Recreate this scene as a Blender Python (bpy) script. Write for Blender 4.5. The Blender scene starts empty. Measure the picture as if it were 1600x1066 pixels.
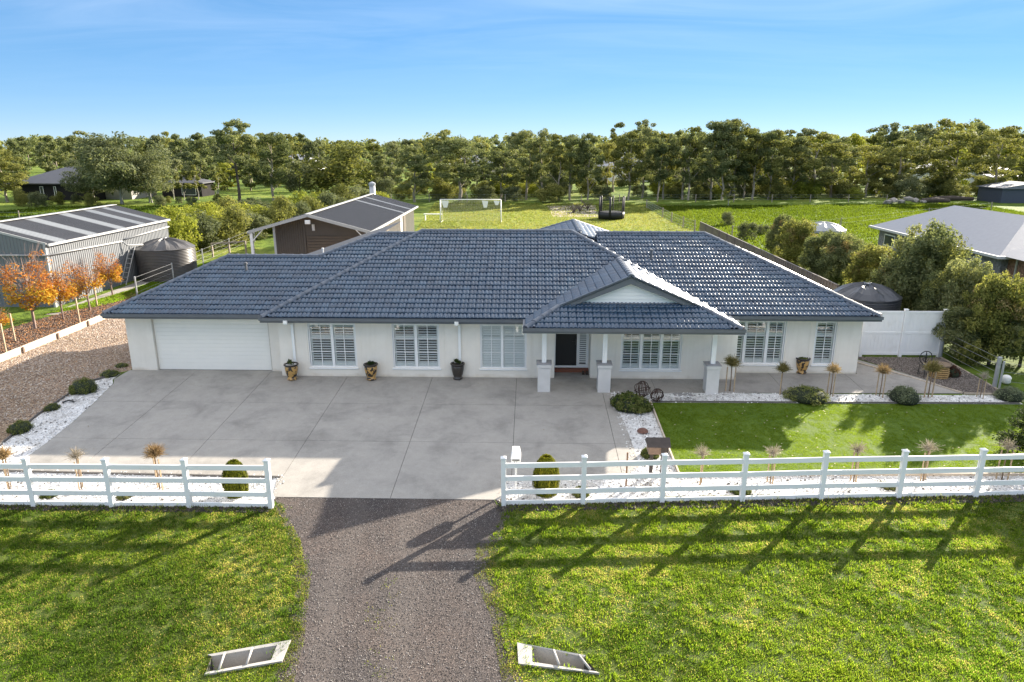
import bpy, bmesh, math, random
import numpy as np
from mathutils import Vector, Matrix
R = math.radians
random.seed(7)
S = bpy.context.scene
COL = S.collection

# ------------------------------------------------------------------ camera
CAM_H, PITCH, YAW, FPX = 8.9, R(15.8), R(1.5), 1090.0
cam_d = bpy.data.cameras.new('camera'); cam_d.sensor_width = 36; cam_d.lens = FPX/1600*36
cam_d.clip_start = 0.3; cam_d.clip_end = 6000
cam = bpy.data.objects.new('camera', cam_d); COL.objects.link(cam)
cam.location = (0, 0, CAM_H); cam.rotation_euler = (R(90)-PITCH, 0, YAW)
S.camera = cam

# ------------------------------------------------------------------ light
SUN_AZ, SUN_EL = R(43.0), R(20.1)            # azimuth to the right of straight ahead (+Y)
w = bpy.data.worlds.new('World'); S.world = w; w.use_nodes = True
nt = w.node_tree; nt.nodes.clear()
sky = nt.nodes.new('ShaderNodeTexSky'); sky.sky_type = 'NISHITA'; sky.sun_disc = False
sky.sun_elevation = SUN_EL; sky.sun_rotation = SUN_AZ
sky.altitude = 0; sky.air_density = 0.5; sky.dust_density = 0.0; sky.ozone_density = 6.0
hsv = nt.nodes.new('ShaderNodeHueSaturation'); hsv.inputs['Saturation'].default_value = 1.58; hsv.inputs['Hue'].default_value = 0.504
gm = nt.nodes.new('ShaderNodeGamma'); gm.inputs['Gamma'].default_value = 0.40
L = nt.links.new
# thin cirrus, brightened and thickened overhead out of view as added fill light
def wm(op, a, b=None, c=None):
    k = nt.nodes.new('ShaderNodeMath'); k.operation = op
    for i, v in enumerate((a, b, c)):
        if v is None: continue
        if isinstance(v, (int, float)): k.inputs[i].default_value = v
        else: L(v, k.inputs[i])
    return k.outputs[0]
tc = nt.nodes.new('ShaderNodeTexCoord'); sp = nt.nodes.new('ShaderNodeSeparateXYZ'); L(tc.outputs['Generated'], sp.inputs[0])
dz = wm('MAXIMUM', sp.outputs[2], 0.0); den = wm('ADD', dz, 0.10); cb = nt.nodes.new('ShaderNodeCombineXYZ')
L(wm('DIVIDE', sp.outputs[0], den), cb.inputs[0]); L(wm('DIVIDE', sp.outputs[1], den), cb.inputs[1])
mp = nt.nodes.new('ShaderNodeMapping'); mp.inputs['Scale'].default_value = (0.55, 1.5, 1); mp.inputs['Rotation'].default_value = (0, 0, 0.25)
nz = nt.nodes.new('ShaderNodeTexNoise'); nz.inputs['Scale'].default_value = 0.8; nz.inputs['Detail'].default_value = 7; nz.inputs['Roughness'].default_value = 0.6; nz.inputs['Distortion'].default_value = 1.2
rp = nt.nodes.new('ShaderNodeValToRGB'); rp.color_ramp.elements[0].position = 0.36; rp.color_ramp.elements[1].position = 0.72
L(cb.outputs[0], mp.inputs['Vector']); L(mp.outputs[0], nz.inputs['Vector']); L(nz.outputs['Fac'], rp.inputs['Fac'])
overhead_fill = wm('MINIMUM', wm('MULTIPLY', wm('POWER', dz, 2.3), 4.6), 1.0)
op = wm('MULTIPLY', wm('MULTIPLY', rp.outputs[0], overhead_fill), 0.95)
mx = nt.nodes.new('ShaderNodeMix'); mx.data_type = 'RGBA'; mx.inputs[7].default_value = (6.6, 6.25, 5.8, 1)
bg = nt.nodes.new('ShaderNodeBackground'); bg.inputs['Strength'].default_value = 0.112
out = nt.nodes.new('ShaderNodeOutputWorld')
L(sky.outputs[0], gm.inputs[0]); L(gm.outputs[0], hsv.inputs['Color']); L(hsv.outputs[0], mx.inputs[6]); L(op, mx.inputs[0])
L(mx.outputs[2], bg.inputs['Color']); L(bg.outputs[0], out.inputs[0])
sd = bpy.data.lights.new('sun', 'SUN'); sd.energy = 4.1; sd.angle = R(0.5); sd.color = (1.0, 0.90, 0.76)
so = bpy.data.objects.new('sun', sd); COL.objects.link(so)
so.location = (40, 43, 40)
so.rotation_euler = Vector((math.sin(SUN_AZ)*math.cos(SUN_EL), math.cos(SUN_AZ)*math.cos(SUN_EL), math.sin(SUN_EL))).to_track_quat('Z', 'Y').to_euler()
S.view_settings.view_transform = 'Standard'; S.view_settings.look = 'None'
S.view_settings.gamma = 1; S.view_settings.use_curve_mapping = False
S.view_settings.exposure = 2.10
S.cycles.max_bounces = 6; S.cycles.transparent_max_bounces = 12; S.cycles.use_denoising = True
S.cycles.diffuse_bounces = 3; S.cycles.glossy_bounces = 3; S.cycles.caustics_reflective = False; S.cycles.caustics_refractive = False

# ------------------------------------------------------------------ ground height and ray helper
def gz(y):
    """the block falls gently from the house (level 0) to the verge by the road"""
    return 0.0 if y >= 26.3 else (-0.0645*(26.3-y) if y > 10 else -1.051)
_cp, _sp, _cy, _sy = math.cos(PITCH), math.sin(PITCH), math.cos(YAW), math.sin(YAW)
_fw = Vector((-_sy*_cp, _cy*_cp, -_sp)); _rt = Vector((_cy, _sy, 0)); _up = _rt.cross(_fw)
def _ray(px, py): return _fw + _rt*((px-800)/FPX) - _up*((py-533)/FPX)
def bz(px, py, z=0.0):
    r = _ray(px, py); return Vector((0, 0, CAM_H)) + r*((z-CAM_H)/r.z)
def G(px, py):
    """survey helper: where a line of sight from the camera station meets the ground"""
    y = 20
    for _ in range(50): y = 0.5*y + 0.5*bz(px, py, gz(y)).y
    p = bz(px, py, gz(y)); return (p.x, p.y)
def by(px, py, y):
    r = _ray(px, py); return Vector((0, 0, CAM_H)) + r*(y/r.y)
def bx(px, py, x):
    r = _ray(px, py); return Vector((0, 0, CAM_H)) + r*(x/r.x)

# ------------------------------------------------------------------ materials
MATS = {}
def node_mat(name):
    m = bpy.data.materials.new(name); m.use_nodes = True; n = m.node_tree.nodes; b = n['Principled BSDF']; return m, n, m.node_tree.links.new, b
def ramp(n, stops):
    r = n.new('ShaderNodeValToRGB'); e = r.color_ramp.elements
    while len(e) < len(stops): e.new(0.5)
    for i, (p, c) in enumerate(stops): e[i].position = p; e[i].color = (*c, 1)
    return r
def pos(n, l, scale=(1,1,1), obj=False):
    if obj: g = n.new('ShaderNodeTexCoord'); o = g.outputs['Object']
    else: g = n.new('ShaderNodeNewGeometry'); o = g.outputs['Position']
    m = n.new('ShaderNodeMapping'); m.inputs['Scale'].default_value = scale; l(o, m.inputs['Vector']); return m.outputs[0]
def noise(n, l, v, sc, det=4, rough=.55, dist=0):
    t = n.new('ShaderNodeTexNoise'); t.inputs['Scale'].default_value = sc; t.inputs['Detail'].default_value = det
    t.inputs['Roughness'].default_value = rough; t.inputs['Distortion'].default_value = dist; l(v, t.inputs['Vector']); return t.outputs['Fac']
def mixc(n, l, fac, a, b, mode='MIX'):
    m = n.new('ShaderNodeMix'); m.data_type = 'RGBA'; m.blend_type = mode
    for s, v in ((0, fac), (6, a), (7, b)):
        if isinstance(v, (int, float)): m.inputs[s].default_value = v
        elif isinstance(v, tuple): m.inputs[s].default_value = (*v, 1)
        else: l(v, m.inputs[s])
    return m.outputs[2]
def bump(n, l, b, h, strength=.3, dist=.02):
    k = n.new('ShaderNodeBump'); k.inputs['Strength'].default_value = strength; k.inputs['Distance'].default_value = dist
    l(h, k.inputs['Height']); l(k.outputs[0], b.inputs['Normal'])
def flat(name, c, rough=.6, var=.08, sc=3.0, metal=0, bmp=0, spec=.5, coat=0):
    """paint-like surface with faint mottling and wear"""
    if name in MATS: return MATS[name]
    m, n, l, b = node_mat(name); v = pos(n, l)
    f = noise(n, l, v, sc, 5, .6)
    r = ramp(n, [(.3, tuple(x*(1-var) for x in c)), (.7, tuple(min(1, x*(1+var)) for x in c))]); l(f, r.inputs[0]); l(r.outputs[0], b.inputs['Base Color'])
    b.inputs['Roughness'].default_value = rough; b.inputs['Metallic'].default_value = metal; b.inputs['Specular IOR Level'].default_value = spec
    b.inputs['Coat Weight'].default_value = coat
    if bmp: bump(n, l, b, noise(n, l, v, 60, 4, .6), bmp, .01)
    MATS[name] = m; return m
def leafmat(name, cols, rough=.5, trans=.38):
    if name in MATS: return MATS[name]
    m, n, l, b = node_mat(name)
    g = n.new('ShaderNodeNewGeometry'); oi = n.new('ShaderNodeObjectInfo'); r = ramp(n, [(i/(len(cols)-1), c) for i, c in enumerate(cols)])
    v = pos(n, l); f = noise(n, l, v, .9, 2)
    a = n.new('ShaderNodeMath'); a.operation = 'MULTIPLY_ADD'; a.inputs[1].default_value = .62; l(g.outputs['Random Per Island'], a.inputs[0])
    k = n.new('ShaderNodeMath'); k.operation = 'MULTIPLY_ADD'; k.inputs[1].default_value = .8; l(f, k.inputs[0]); q = n.new('ShaderNodeMath'); q.operation = 'MULTIPLY_ADD'; q.inputs[1].default_value = .34; q.inputs[2].default_value = -.38; l(oi.outputs['Random'], q.inputs[0]); l(q.outputs[0], k.inputs[2]); l(k.outputs[0], a.inputs[2])
    l(a.outputs[0], r.inputs[0])
    l(r.outputs[0], b.inputs['Base Color']); b.inputs['Roughness'].default_value = .75; b.inputs['Specular IOR Level'].default_value = .10
    t = n.new('ShaderNodeBsdfTranslucent'); tm = mixc(n, l, 1.0, r.outputs[0], (1.15, 1.15, .75), 'MULTIPLY'); l(tm, t.inputs['Color'])
    ms = n.new('ShaderNodeMixShader'); ms.inputs[0].default_value = trans
    l(b.outputs[0], ms.inputs[1]); l(t.outputs[0], ms.inputs[2]); l(ms.outputs[0], n['Material Output'].inputs['Surface'])
    MATS[name] = m; return m
def speckle(name, stops, sc, big=None, rough=.85, bstr=.5, bdist=.02, blotch=None, ruts=None):
    """gravel, pebbles: voronoi cells coloured one by one, dark gaps"""
    if name in MATS: return MATS[name]
    m, n, l, b = node_mat(name); v = pos(n, l)
    vo = n.new('ShaderNodeTexVoronoi'); vo.inputs['Scale'].default_value = sc; l(v, vo.inputs['Vector'])
    sep = n.new('ShaderNodeSeparateColor'); l(vo.outputs['Color'], sep.inputs[0])
    r = ramp(n, stops); l(sep.outputs[0], r.inputs[0]); c = r.outputs[0]
    if blotch:
        f = noise(n, l, v, blotch[0], 5, .6); rr = ramp(n, [(.4, (1, 1, 1)), (.68, blotch[1])]); l(f, rr.inputs[0]); c = mixc(n, l, 1.0, c, rr.outputs[0], 'MULTIPLY')
    if ruts:
        g_ = n.new('ShaderNodeNewGeometry'); sx_ = n.new('ShaderNodeSeparateXYZ'); l(g_.outputs['Position'], sx_.inputs[0])
        def mm(op, a, b_=None):
            k = n.new('ShaderNodeMath'); k.operation = op
            for i, q in enumerate((a, b_)):
                if q is None: continue
                if isinstance(q, (int, float)): k.inputs[i].default_value = q
                else: l(q, k.inputs[i])
            return k.outputs[0]
        cxx = mm('ADD', mm('MULTIPLY', sx_.outputs[1], -.09), -2.35); wob = mm('MULTIPLY', noise(n, l, v, .5, 2), .9)
        dd = mm('ABSOLUTE', mm('SUBTRACT', mm('ABSOLUTE', mm('ADD', mm('SUBTRACT', sx_.outputs[0], cxx), mm('SUBTRACT', wob, .45))), .80))
        mr = n.new('ShaderNodeMapRange'); mr.interpolation_type = 'SMOOTHSTEP'; mr.inputs['From Min'].default_value = .08; mr.inputs['From Max'].default_value = .52; mr.inputs['To Min'].default_value = 1; mr.inputs['To Max'].default_value = 0; l(dd, mr.inputs['Value'])
        c = mixc(n, l, mm('MULTIPLY', mr.outputs[0], mm('MULTIPLY', noise(n, l, v, 1.6, 4), 1.1)), c, ruts)
    l(c, b.inputs['Base Color']); b.inputs['Roughness'].default_value = rough
    inv = n.new('ShaderNodeMath'); inv.operation = 'MULTIPLY'; inv.inputs[1].default_value = -1; l(vo.outputs['Distance'], inv.inputs[0])
    bump(n, l, b, inv.outputs[0], bstr, bdist)
    MATS[name] = m; return m

def concrete_mat(name, c, blot=.35):
    m, n, l, b = node_mat(name); v = pos(n, l)
    f1 = noise(n, l, v, 70, 5, .7); f2 = noise(n, l, v, .8, 7, .66, .35); f3 = noise(n, l, v, 4, 4)
    r1 = ramp(n, [(.34, tuple(x*.78 for x in c)), (.5, c), (.66, tuple(min(1, x*1.22) for x in c))]); l(f1, r1.inputs[0])
    r2 = ramp(n, [(.30, (1-blot,)*3), (.50, (1, 1, 1)), (.75, (1.15, 1.14, 1.13))]); l(f2, r2.inputs[0])
    r3 = ramp(n, [(.3, (.93, .93, .93)), (.7, (1.04, 1.04, 1.04))]); l(f3, r3.inputs[0])
    a = mixc(n, l, 1.0, r1.outputs[0], r2.outputs[0], 'MULTIPLY'); a = mixc(n, l, 1.0, a, r3.outputs[0], 'MULTIPLY')
    l(a, b.inputs['Base Color']); b.inputs['Roughness'].default_value = .8; bump(n, l, b, f1, .25, .006)
    MATS[name] = m; return m
def ground_mat():
    m, n, l, b = node_mat('paddock_grass'); v = pos(n, l)
    f1 = noise(n, l, v, .06, 6, .6, .5); f2 = noise(n, l, v, 1.4, 8, .7); f3 = noise(n, l, v, .35, 5, .6)
    a = ramp(n, [(.32, (.085, .135, .020)), (.50, (.14, .20, .028)), (.68, (.24, .26, .055)), (.85, (.27, .24, .10))]); l(f1, a.inputs[0])
    c = ramp(n, [(.33, (.38, .42, .38)), (.48, (.9, .9, .9)), (.62, (1.2, 1.2, 1.1))]); l(f2, c.inputs[0])
    d = ramp(n, [(.35, (.7, .78, .7)), (.65, (1.15, 1.1, 1.0))]); l(f3, d.inputs[0])
    o = mixc(n, l, 1.0, a.outputs[0], c.outputs[0], 'MULTIPLY'); o = mixc(n, l, 1.0, o, d.outputs[0], 'MULTIPLY')
    l(o, b.inputs['Base Color']); b.inputs['Roughness'].default_value = .9; b.inputs['Specular IOR Level'].default_value = .15
    bump(n, l, b, f2, .9, .25); return m
def lawn_mat(name, c1, c2, sc=9, bs=.6):
    m, n, l, b = node_mat(name); v = pos(n, l)
    f = noise(n, l, v, sc, 6, .75); g = noise(n, l, v, .5, 3)
    r = ramp(n, [(.35, c1), (.65, c2)]); l(f, r.inputs[0]); q = ramp(n, [(.3, (.85, .9, .85)), (.7, (1.12, 1.06, 1))]); l(g, q.inputs[0])
    l(mixc(n, l, 1.0, r.outputs[0], q.outputs[0], 'MULTIPLY'), b.inputs['Base Color']); b.inputs['Roughness'].default_value = .85; b.inputs['Specular IOR Level'].default_value = .2
    bump(n, l, b, noise(n, l, v, 45, 4, .7), bs, .03); MATS[name] = m; return m
def glass_mat(name='window_glass', tint=(.93, .95, .95), refl=.035):
    if name in MATS: return MATS[name]
    m = bpy.data.materials.new(name); m.use_nodes = True; n = m.node_tree.nodes; n.clear(); l = m.node_tree.links.new
    o = n.new('ShaderNodeOutputMaterial'); t = n.new('ShaderNodeBsdfTransparent'); t.inputs[0].default_value = (*tint, 1)
    g = n.new('ShaderNodeBsdfGlossy'); g.inputs['Roughness'].default_value = .02
    lw = n.new('ShaderNodeLayerWeight'); lw.inputs[0].default_value = .35
    a = n.new('ShaderNodeMath'); a.operation = 'MULTIPLY_ADD'; a.inputs[1].default_value = .35; a.inputs[2].default_value = refl; l(lw.outputs['Fresnel'], a.inputs[0])
    s = n.new('ShaderNodeMixShader'); l(a.outputs[0], s.inputs[0]); l(t.outputs[0], s.inputs[1]); l(g.outputs[0], s.inputs[2]); l(s.outputs[0], o.inputs[0])
    MATS[name] = m; return m

M_ground = ground_mat()
M_conc = concrete_mat('driveway_concrete', (.335, .315, .285), .28)
M_conc2 = concrete_mat('path_concrete', (.32, .298, .27), .3)
M_joint = flat('joint_dark', (.06, .058, .055), .9)
M_headwall = concrete_mat('headwall_concrete', (.42, .40, .37), .25)
M_pebw = speckle('white_pebbles', [(0, (.30, .29, .28)), (.12, (.62, .61, .60)), (.5, (.78, .77, .75)), (1, (.86, .85, .83))], 28, rough=.7, bstr=.8, bdist=.02, blotch=(3, (.62, .60, .58)))
M_track = speckle('road_gravel', [(0, (.028, .023, .022)), (.45, (.058, .047, .043)), (.85, (.090, .074, .068)), (1, (.24, .21, .20))], 85, bstr=.7, bdist=.02, blotch=(.7, (1.5, 1.35, 1.22)), ruts=(.125, .105, .093))
M_tan = speckle('tan_gravel', [(0, (.15, .095, .06)), (.4, (.30, .20, .13)), (.8, (.42, .30, .20)), (1, (.58, .48, .38))], 24, bstr=.8, blotch=(.5, (.72, .7, .6)))
M_brn = speckle('brown_gravel', [(0, (.07, .055, .045)), (.5, (.17, .14, .115)), (1, (.33, .29, .25))], 26, bstr=.8)
M_mulch = speckle('mulch', [(0, (.035, .022, .015)), (.5, (.10, .065, .045)), (.85, (.18, .12, .085)), (1, (.30, .22, .16))], 15, bstr=1, bdist=.04)
M_sand = speckle('sand_pit', [(0, (.30, .24, .19)), (1, (.50, .43, .36))], 8, bstr=.3)
M_lawn = lawn_mat('clipped_lawn', (.060, .11, .010), (.125, .185, .02), 14)
M_verge = lawn_mat('verge_soil', (.06, .095, .018), (.13, .16, .035), 7, 1.0)
M_yard = lawn_mat('yard_lawn', (.12, .17, .022), (.26, .27, .05), 1.6, .9)
M_green = lawn_mat('rich_paddock', (.055, .11, .012), (.15, .22, .020), .55, .9)

# ------------------------------------------------------------------ mesh helpers
class MB:
    def __init__(s): s.v = []; s.f = []; s.sm = False
    def add(s, vs, fs):
        o = len(s.v); s.v += [tuple(v) for v in vs]; s.f += [tuple(i+o for i in f) for f in fs]; return s
    def box(s, x0, y0, z0, x1, y1, z1):
        return s.add([(x0,y0,z0),(x1,y0,z0),(x1,y1,z0),(x0,y1,z0),(x0,y0,z1),(x1,y0,z1),(x1,y1,z1),(x0,y1,z1)],
                     [(0,3,2,1),(4,5,6,7),(0,1,5,4),(1,2,6,5),(2,3,7,6),(3,0,4,7)])
    def bbox(s, x0, y0, z0, x1, y1, z1, b=.01):
        """box with chamfered long edges (a convex hull of 24 points is avoided: 3-way chamfer)"""
        bm = bmesh.new(); bmesh.ops.create_cube(bm, size=1)
        for v in bm.verts: v.co = ((x0+x1)/2+v.co.x*(x1-x0), (y0+y1)/2+v.co.y*(y1-y0), (z0+z1)/2+v.co.z*(z1-z0))
        bmesh.ops.bevel(bm, geom=bm.edges[:], offset=b, segments=1, affect='EDGES')
        bm.verts.index_update(); s.add([v.co[:] for v in bm.verts], [[v.index for v in f.verts] for f in bm.faces]); bm.free(); return s
    def prism(s, poly, z0, z1):
        n = len(poly); return s.add([(*p, z0) for p in poly]+[(*p, z1) for p in poly], [tuple(range(n-1,-1,-1)), tuple(range(n,2*n))]+[(i,(i+1)%n,n+(i+1)%n,n+i) for i in range(n)])
    def bar(s, a, b, w, h=None):
        a = Vector(a); b = Vector(b); d = (b-a).normalized(); h = h or w
        u = d.cross(Vector((0,0,1))); u = Vector((1,0,0)) if u.length < 1e-3 else u.normalized(); t = u.cross(d)
        vs = [p+u*sx*w/2+t*sy*h/2 for p in (a,b) for sx,sy in ((-1,-1),(1,-1),(1,1),(-1,1))]
        return s.add(vs, [(3,2,1,0),(4,5,6,7),(0,1,5,4),(1,2,6,5),(2,3,7,6),(3,0,4,7)])
    def tube(s, pts, rad, n=6, cap=True):
        pts = [Vector(p) for p in pts]; rad = rad if isinstance(rad, (list, tuple)) else [rad]*len(pts); vs = []; fs = []
        u = None
        for i, p in enumerate(pts):
            d = (pts[min(i+1, len(pts)-1)]-pts[max(i-1, 0)]).normalized()
            if u is None: u = d.cross(Vector((0,0,1))); u = Vector((1,0,0)) if u.length < .05 else u.normalized()
            else: u = (u-d*u.dot(d)).normalized()
            t = d.cross(u)
            vs += [p+(u*math.cos(2*math.pi*k/n)+t*math.sin(2*math.pi*k/n))*rad[i] for k in range(n)]
        for i in range(len(pts)-1):
            for k in range(n): a = i*n+k; b = i*n+(k+1)%n; fs.append((a, b, b+n, a+n))
        if cap: fs += [tuple(range(n-1,-1,-1)), tuple(range((len(pts)-1)*n, len(pts)*n))]
        return s.add(vs, fs)
    def lathe(s, prof, n=20, c=(0,0,0), cap=True):
        vs = [(c[0]+r*math.cos(2*math.pi*k/n), c[1]+r*math.sin(2*math.pi*k/n), c[2]+z) for r, z in prof for k in range(n)]; fs = []
        for i in range(len(prof)-1):
            for k in range(n): a = i*n+k; b = i*n+(k+1)%n; fs.append((a, b, b+n, a+n))
        if cap: fs += [tuple(range(n-1,-1,-1)), tuple(range((len(prof)-1)*n, len(prof)*n))]
        return s.add(vs, fs)
    def mesh(s, name, mat, off=(0,0,0), smooth=False):
        me = bpy.data.meshes.new(name); o = Vector(off)
        me.from_pydata([tuple(Vector(v)-o) for v in s.v] if o.length else s.v, [], s.f); me.materials.append(mat)
        if smooth or s.sm: me.polygons.foreach_set('use_smooth', [True]*len(me.polygons))
        me.update(); return me
def npmesh(name, verts, k, mat, smooth=False, cols=None):
    """verts: (N*k,3) array; every k consecutive vertices form one face"""
    n = len(verts)//k; me = bpy.data.meshes.new(name)
    me.vertices.add(n*k); me.vertices.foreach_set('co', np.ascontiguousarray(verts, dtype=np.float32).ravel())
    me.loops.add(n*k); me.loops.foreach_set('vertex_index', np.arange(n*k, dtype=np.int32))
    me.polygons.add(n); me.polygons.foreach_set('loop_start', np.arange(0, n*k, k, dtype=np.int32))
    if cols is not None:
        a = me.color_attributes.new('tint', 'FLOAT_COLOR', 'POINT'); c = np.ones((n*k, 4), np.float32); c[:, :3] = np.repeat(cols, k, 0); a.data.foreach_set('color', c.ravel())
    me.materials.append(mat); me.update(calc_edges=True); return me

W = {}
def link(o, parent=None):
    COL.objects.link(o)
    if parent: o.parent = parent
    return o
def tag(o, label=None, cat=None, group=None, kind=None):
    if label: o['label'] = label
    if cat: o['category'] = cat
    if group: o['group'] = group
    if kind: o['kind'] = kind
    return o
def thing(name, label, cat, loc=(0,0,0), group=None, rz=0):
    o = link(bpy.data.objects.new(name, None)); o.location = loc; o.rotation_euler[2] = rz; o.empty_display_size = .2
    tag(o, label, cat, group); W[o.name] = Vector(loc); return o
def part(name, mb, mat, parent, label=None, smooth=False, kind=None, local=False):
    """mesh part given in world coordinates (or local ones) under an unrotated thing"""
    off = (0,0,0) if local else W[parent.name]
    me = mb if isinstance(mb, bpy.types.Mesh) else mb.mesh(name, mat, off, smooth)
    o = link(bpy.data.objects.new(name, me), parent); W[o.name] = W.get(parent.name, Vector((0,0,0)))
    return tag(o, label, None, None, kind)
def solo(name, mb, mat, label, cat, loc=(0,0,0), group=None, kind=None, smooth=False):
    me = mb if isinstance(mb, bpy.types.Mesh) else mb.mesh(name, mat, loc, smooth)
    o = link(bpy.data.objects.new(name, me)); o.location = loc; W[o.name] = Vector(loc); return tag(o, label, cat, group, kind)
def inst(o, parent=None, label=None, group=None, loc=None, rz=None, sc=None):
    c = o.copy(); COL.objects.link(c)
    if parent: c.parent = parent
    if label: c['label'] = label
    if group: c['group'] = group
    if loc is not None: c.location = loc
    if rz is not None: c.rotation_euler[2] = rz
    if sc is not None: c.scale = sc if isinstance(sc, (tuple, list)) else (sc,)*3
    return c
def copy_tree(o, label, loc, rz=0, sc=1, group=None):
    c = inst(o, None, label, group, loc, rz, sc); W[c.name] = Vector(loc)
    for ch in list(o.children):
        d = inst(ch, c)
        for gch in list(ch.children): inst(gch, d)
    return c
def sheet(name, poly, dz, mat, kind='structure', cut=()):
    """a polygon draped on the ground, dz above it; split where the slope changes"""
    bm = bmesh.new(); vs = [bm.verts.new((x, y, 0)) for x, y in poly]; bm.faces.new(vs)
    bm.faces.ensure_lookup_table(); bm.faces[0].normal_update()
    if bm.faces[0].normal.z < 0: bmesh.ops.reverse_faces(bm, faces=bm.faces[:])
    for yy in (26.3, 10.0): bmesh.ops.bisect_plane(bm, geom=bm.verts[:]+bm.edges[:]+bm.faces[:], plane_co=(0, yy, 0), plane_no=(0, 1, 0))
    for h in cut:
        n = len(h)
        for i in range(n):
            a = Vector((*h[i], 0)); b = Vector((*h[(i+1) % n], 0)); d = b-a
            bmesh.ops.bisect_plane(bm, geom=bm.verts[:]+bm.edges[:]+bm.faces[:], plane_co=a, plane_no=(d.y, -d.x, 0))
        kill = [f for f in bm.faces if inside(f.calc_center_median().x, f.calc_center_median().y, h)]
        bmesh.ops.delete(bm, geom=kill, context='FACES')
    for v in bm.verts: v.co.z = gz(v.co.y)+dz
    me = bpy.data.meshes.new(name); bm.to_mesh(me); bm.free(); me.materials.append(mat)
    o = link(bpy.data.objects.new(name, me)); W[o.name] = Vector((0,0,0)); return tag(o, None, None, None, kind)
def inside(x, y, poly):
    c = False; n = len(poly)
    for i in range(n):
        x1, y1 = poly[i][:2]; x2, y2 = poly[(i+1) % n][:2]
        if (y1 > y) != (y2 > y) and x < (x2-x1)*(y-y1)/(y2-y1)+x1: c = not c
    return c
def inside_np(X, Y, poly):
    c = np.zeros(len(X), bool); n = len(poly)
    for i in range(n):
        x1, y1 = poly[i][:2]; x2, y2 = poly[(i+1) % n][:2]
        if y1 == y2: continue
        t = ((y1 > Y) != (y2 > Y)) & (X < (x2-x1)*(Y-y1)/(y2-y1)+x1); c ^= t
    return c
def gz_np(Y): return np.where(Y >= 26.3, 0, np.where(Y > 10, -.0645*(26.3-Y), -1.051))
def vnoise(X, Y, sc, seed=0):
    """smooth value noise"""
    rg = np.random.RandomState(seed); T = rg.rand(64, 64); x = X*sc+100; y = Y*sc+100
    xi = np.floor(x).astype(int); yi = np.floor(y).astype(int); fx = x-xi; fy = y-yi; fx = fx*fx*(3-2*fx); fy = fy*fy*(3-2*fy)
    g = lambda a, b: T[a % 64, b % 64]
    return (g(xi,yi)*(1-fx)+g(xi+1,yi)*fx)*(1-fy)+(g(xi,yi+1)*(1-fx)+g(xi+1,yi+1)*fx)*fy
# ================================================================== GROUND
def headwall_quad(o): return [(o[0], o[1]) for o in o]
PITL = [G(322,1053), G(331,1028), G(433,1011), G(424,1034)]
PITR = [G(831,1012), G(832,1037), G(932,1052), G(913,1029)]
sheet('ground', [(-900, -60), (900, -60), (900, 2600), (-900, 2600)], 0.0, M_ground, cut=(PITL, PITR))
VERGE_L = [(-24, 9.2), G(440,1066), G(470,1000), G(478,900), G(470,845), G(440,790), (-24, 16.75)]
VERGE_L[1] = (VERGE_L[1][0], VERGE_L[1][1])
VERGE_R = [G(800,1066), (20, 9.2), (20, 18.2), (12.5, 17.85), (3.7, 17.35), (-.6, 17.0), G(765,850), G(760,900), G(775,960)]
TRACK = [G(418,1100), G(452,1000), G(462,900), G(455,845), (-7.2, 17.42), (-.45, 17.42), G(775,850), G(772,900), G(790,960), G(815,1100)]
BED_L = [G(185,594), G(200,592), G(160,634), G(115,668), G(70,700), G(0,748), (-20, 18.0), (-20, 21.3), G(0,692), G(38,655), G(100,618)]
def ragged(poly, amp, step, seed, keep=lambda p: False):
    rr = random.Random(seed); out_ = []
    for a, b in zip(poly, poly[1:]+poly[:1]):
        n = max(1, int(math.hypot(b[0]-a[0], b[1]-a[1])/step)); out_.append(tuple(a))
        if keep(a) and keep(b): continue
        for i in range(1, n): f = i/n; out_.append((a[0]+(b[0]-a[0])*f+rr.uniform(-amp, amp), a[1]+(b[1]-a[1])*f))
    return out_
sheet('track', ragged(TRACK, .14, .22, 3, lambda p: p[1] > 17.0), 0.012, M_track)
V1 = sheet('verge', VERGE_L, 0.006, M_verge, cut=(PITL,)); V2 = sheet('verge', VERGE_R, 0.006, M_verge, cut=(PITR,))

# driveway: slabs with open joints over a dark bed
DRV = [(-16.25, 26.6), (-16.3, 25.9), G(150,643), G(110,672), G(70,698), G(20,732), (-18.4, 18.6), (-7.3, 18.3), (-7.15, 17.35), (-.75, 17.3), (-.75, 18.35), (2.7, 18.6), (3.4, 19.4), (3.3, 21.5), (3.05, 24.7), (3.05, 26.2), (-9.8, 26.2), (-9.8, 26.9), (-15.3, 26.9)]
DRV = [(-16.25, 26.6), (-16.35, 25.6)] + [G(*p) for p in ((178,600), (150,628), (115,660), (75,692), (30,724))] + [(-18.6, 18.55), (-7.35, 18.35), (-7.1, 17.32), (-.78, 17.32), (-.75, 18.35), (2.75, 18.55), (3.35, 19.3), (3.28, 21.5), (3.05, 24.7), (3.05, 26.2), (-9.8, 26.2), (-9.8, 26.9), (-15.3, 26.9)]
drv = sheet('driveway', DRV, 0.010, M_joint)
xs = [G(px, 693)[0] for px in (172, 320, 476, 640, 802)]; xs = [xs[0]-3.25*2, xs[0]-3.25]+xs+[xs[-1]+3.25, 8]
ys = [9, G(800, 693)[1]-4.9, G(800, 693)[1], G(800, 634)[1], 30]
ys[1] = 15.0
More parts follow.
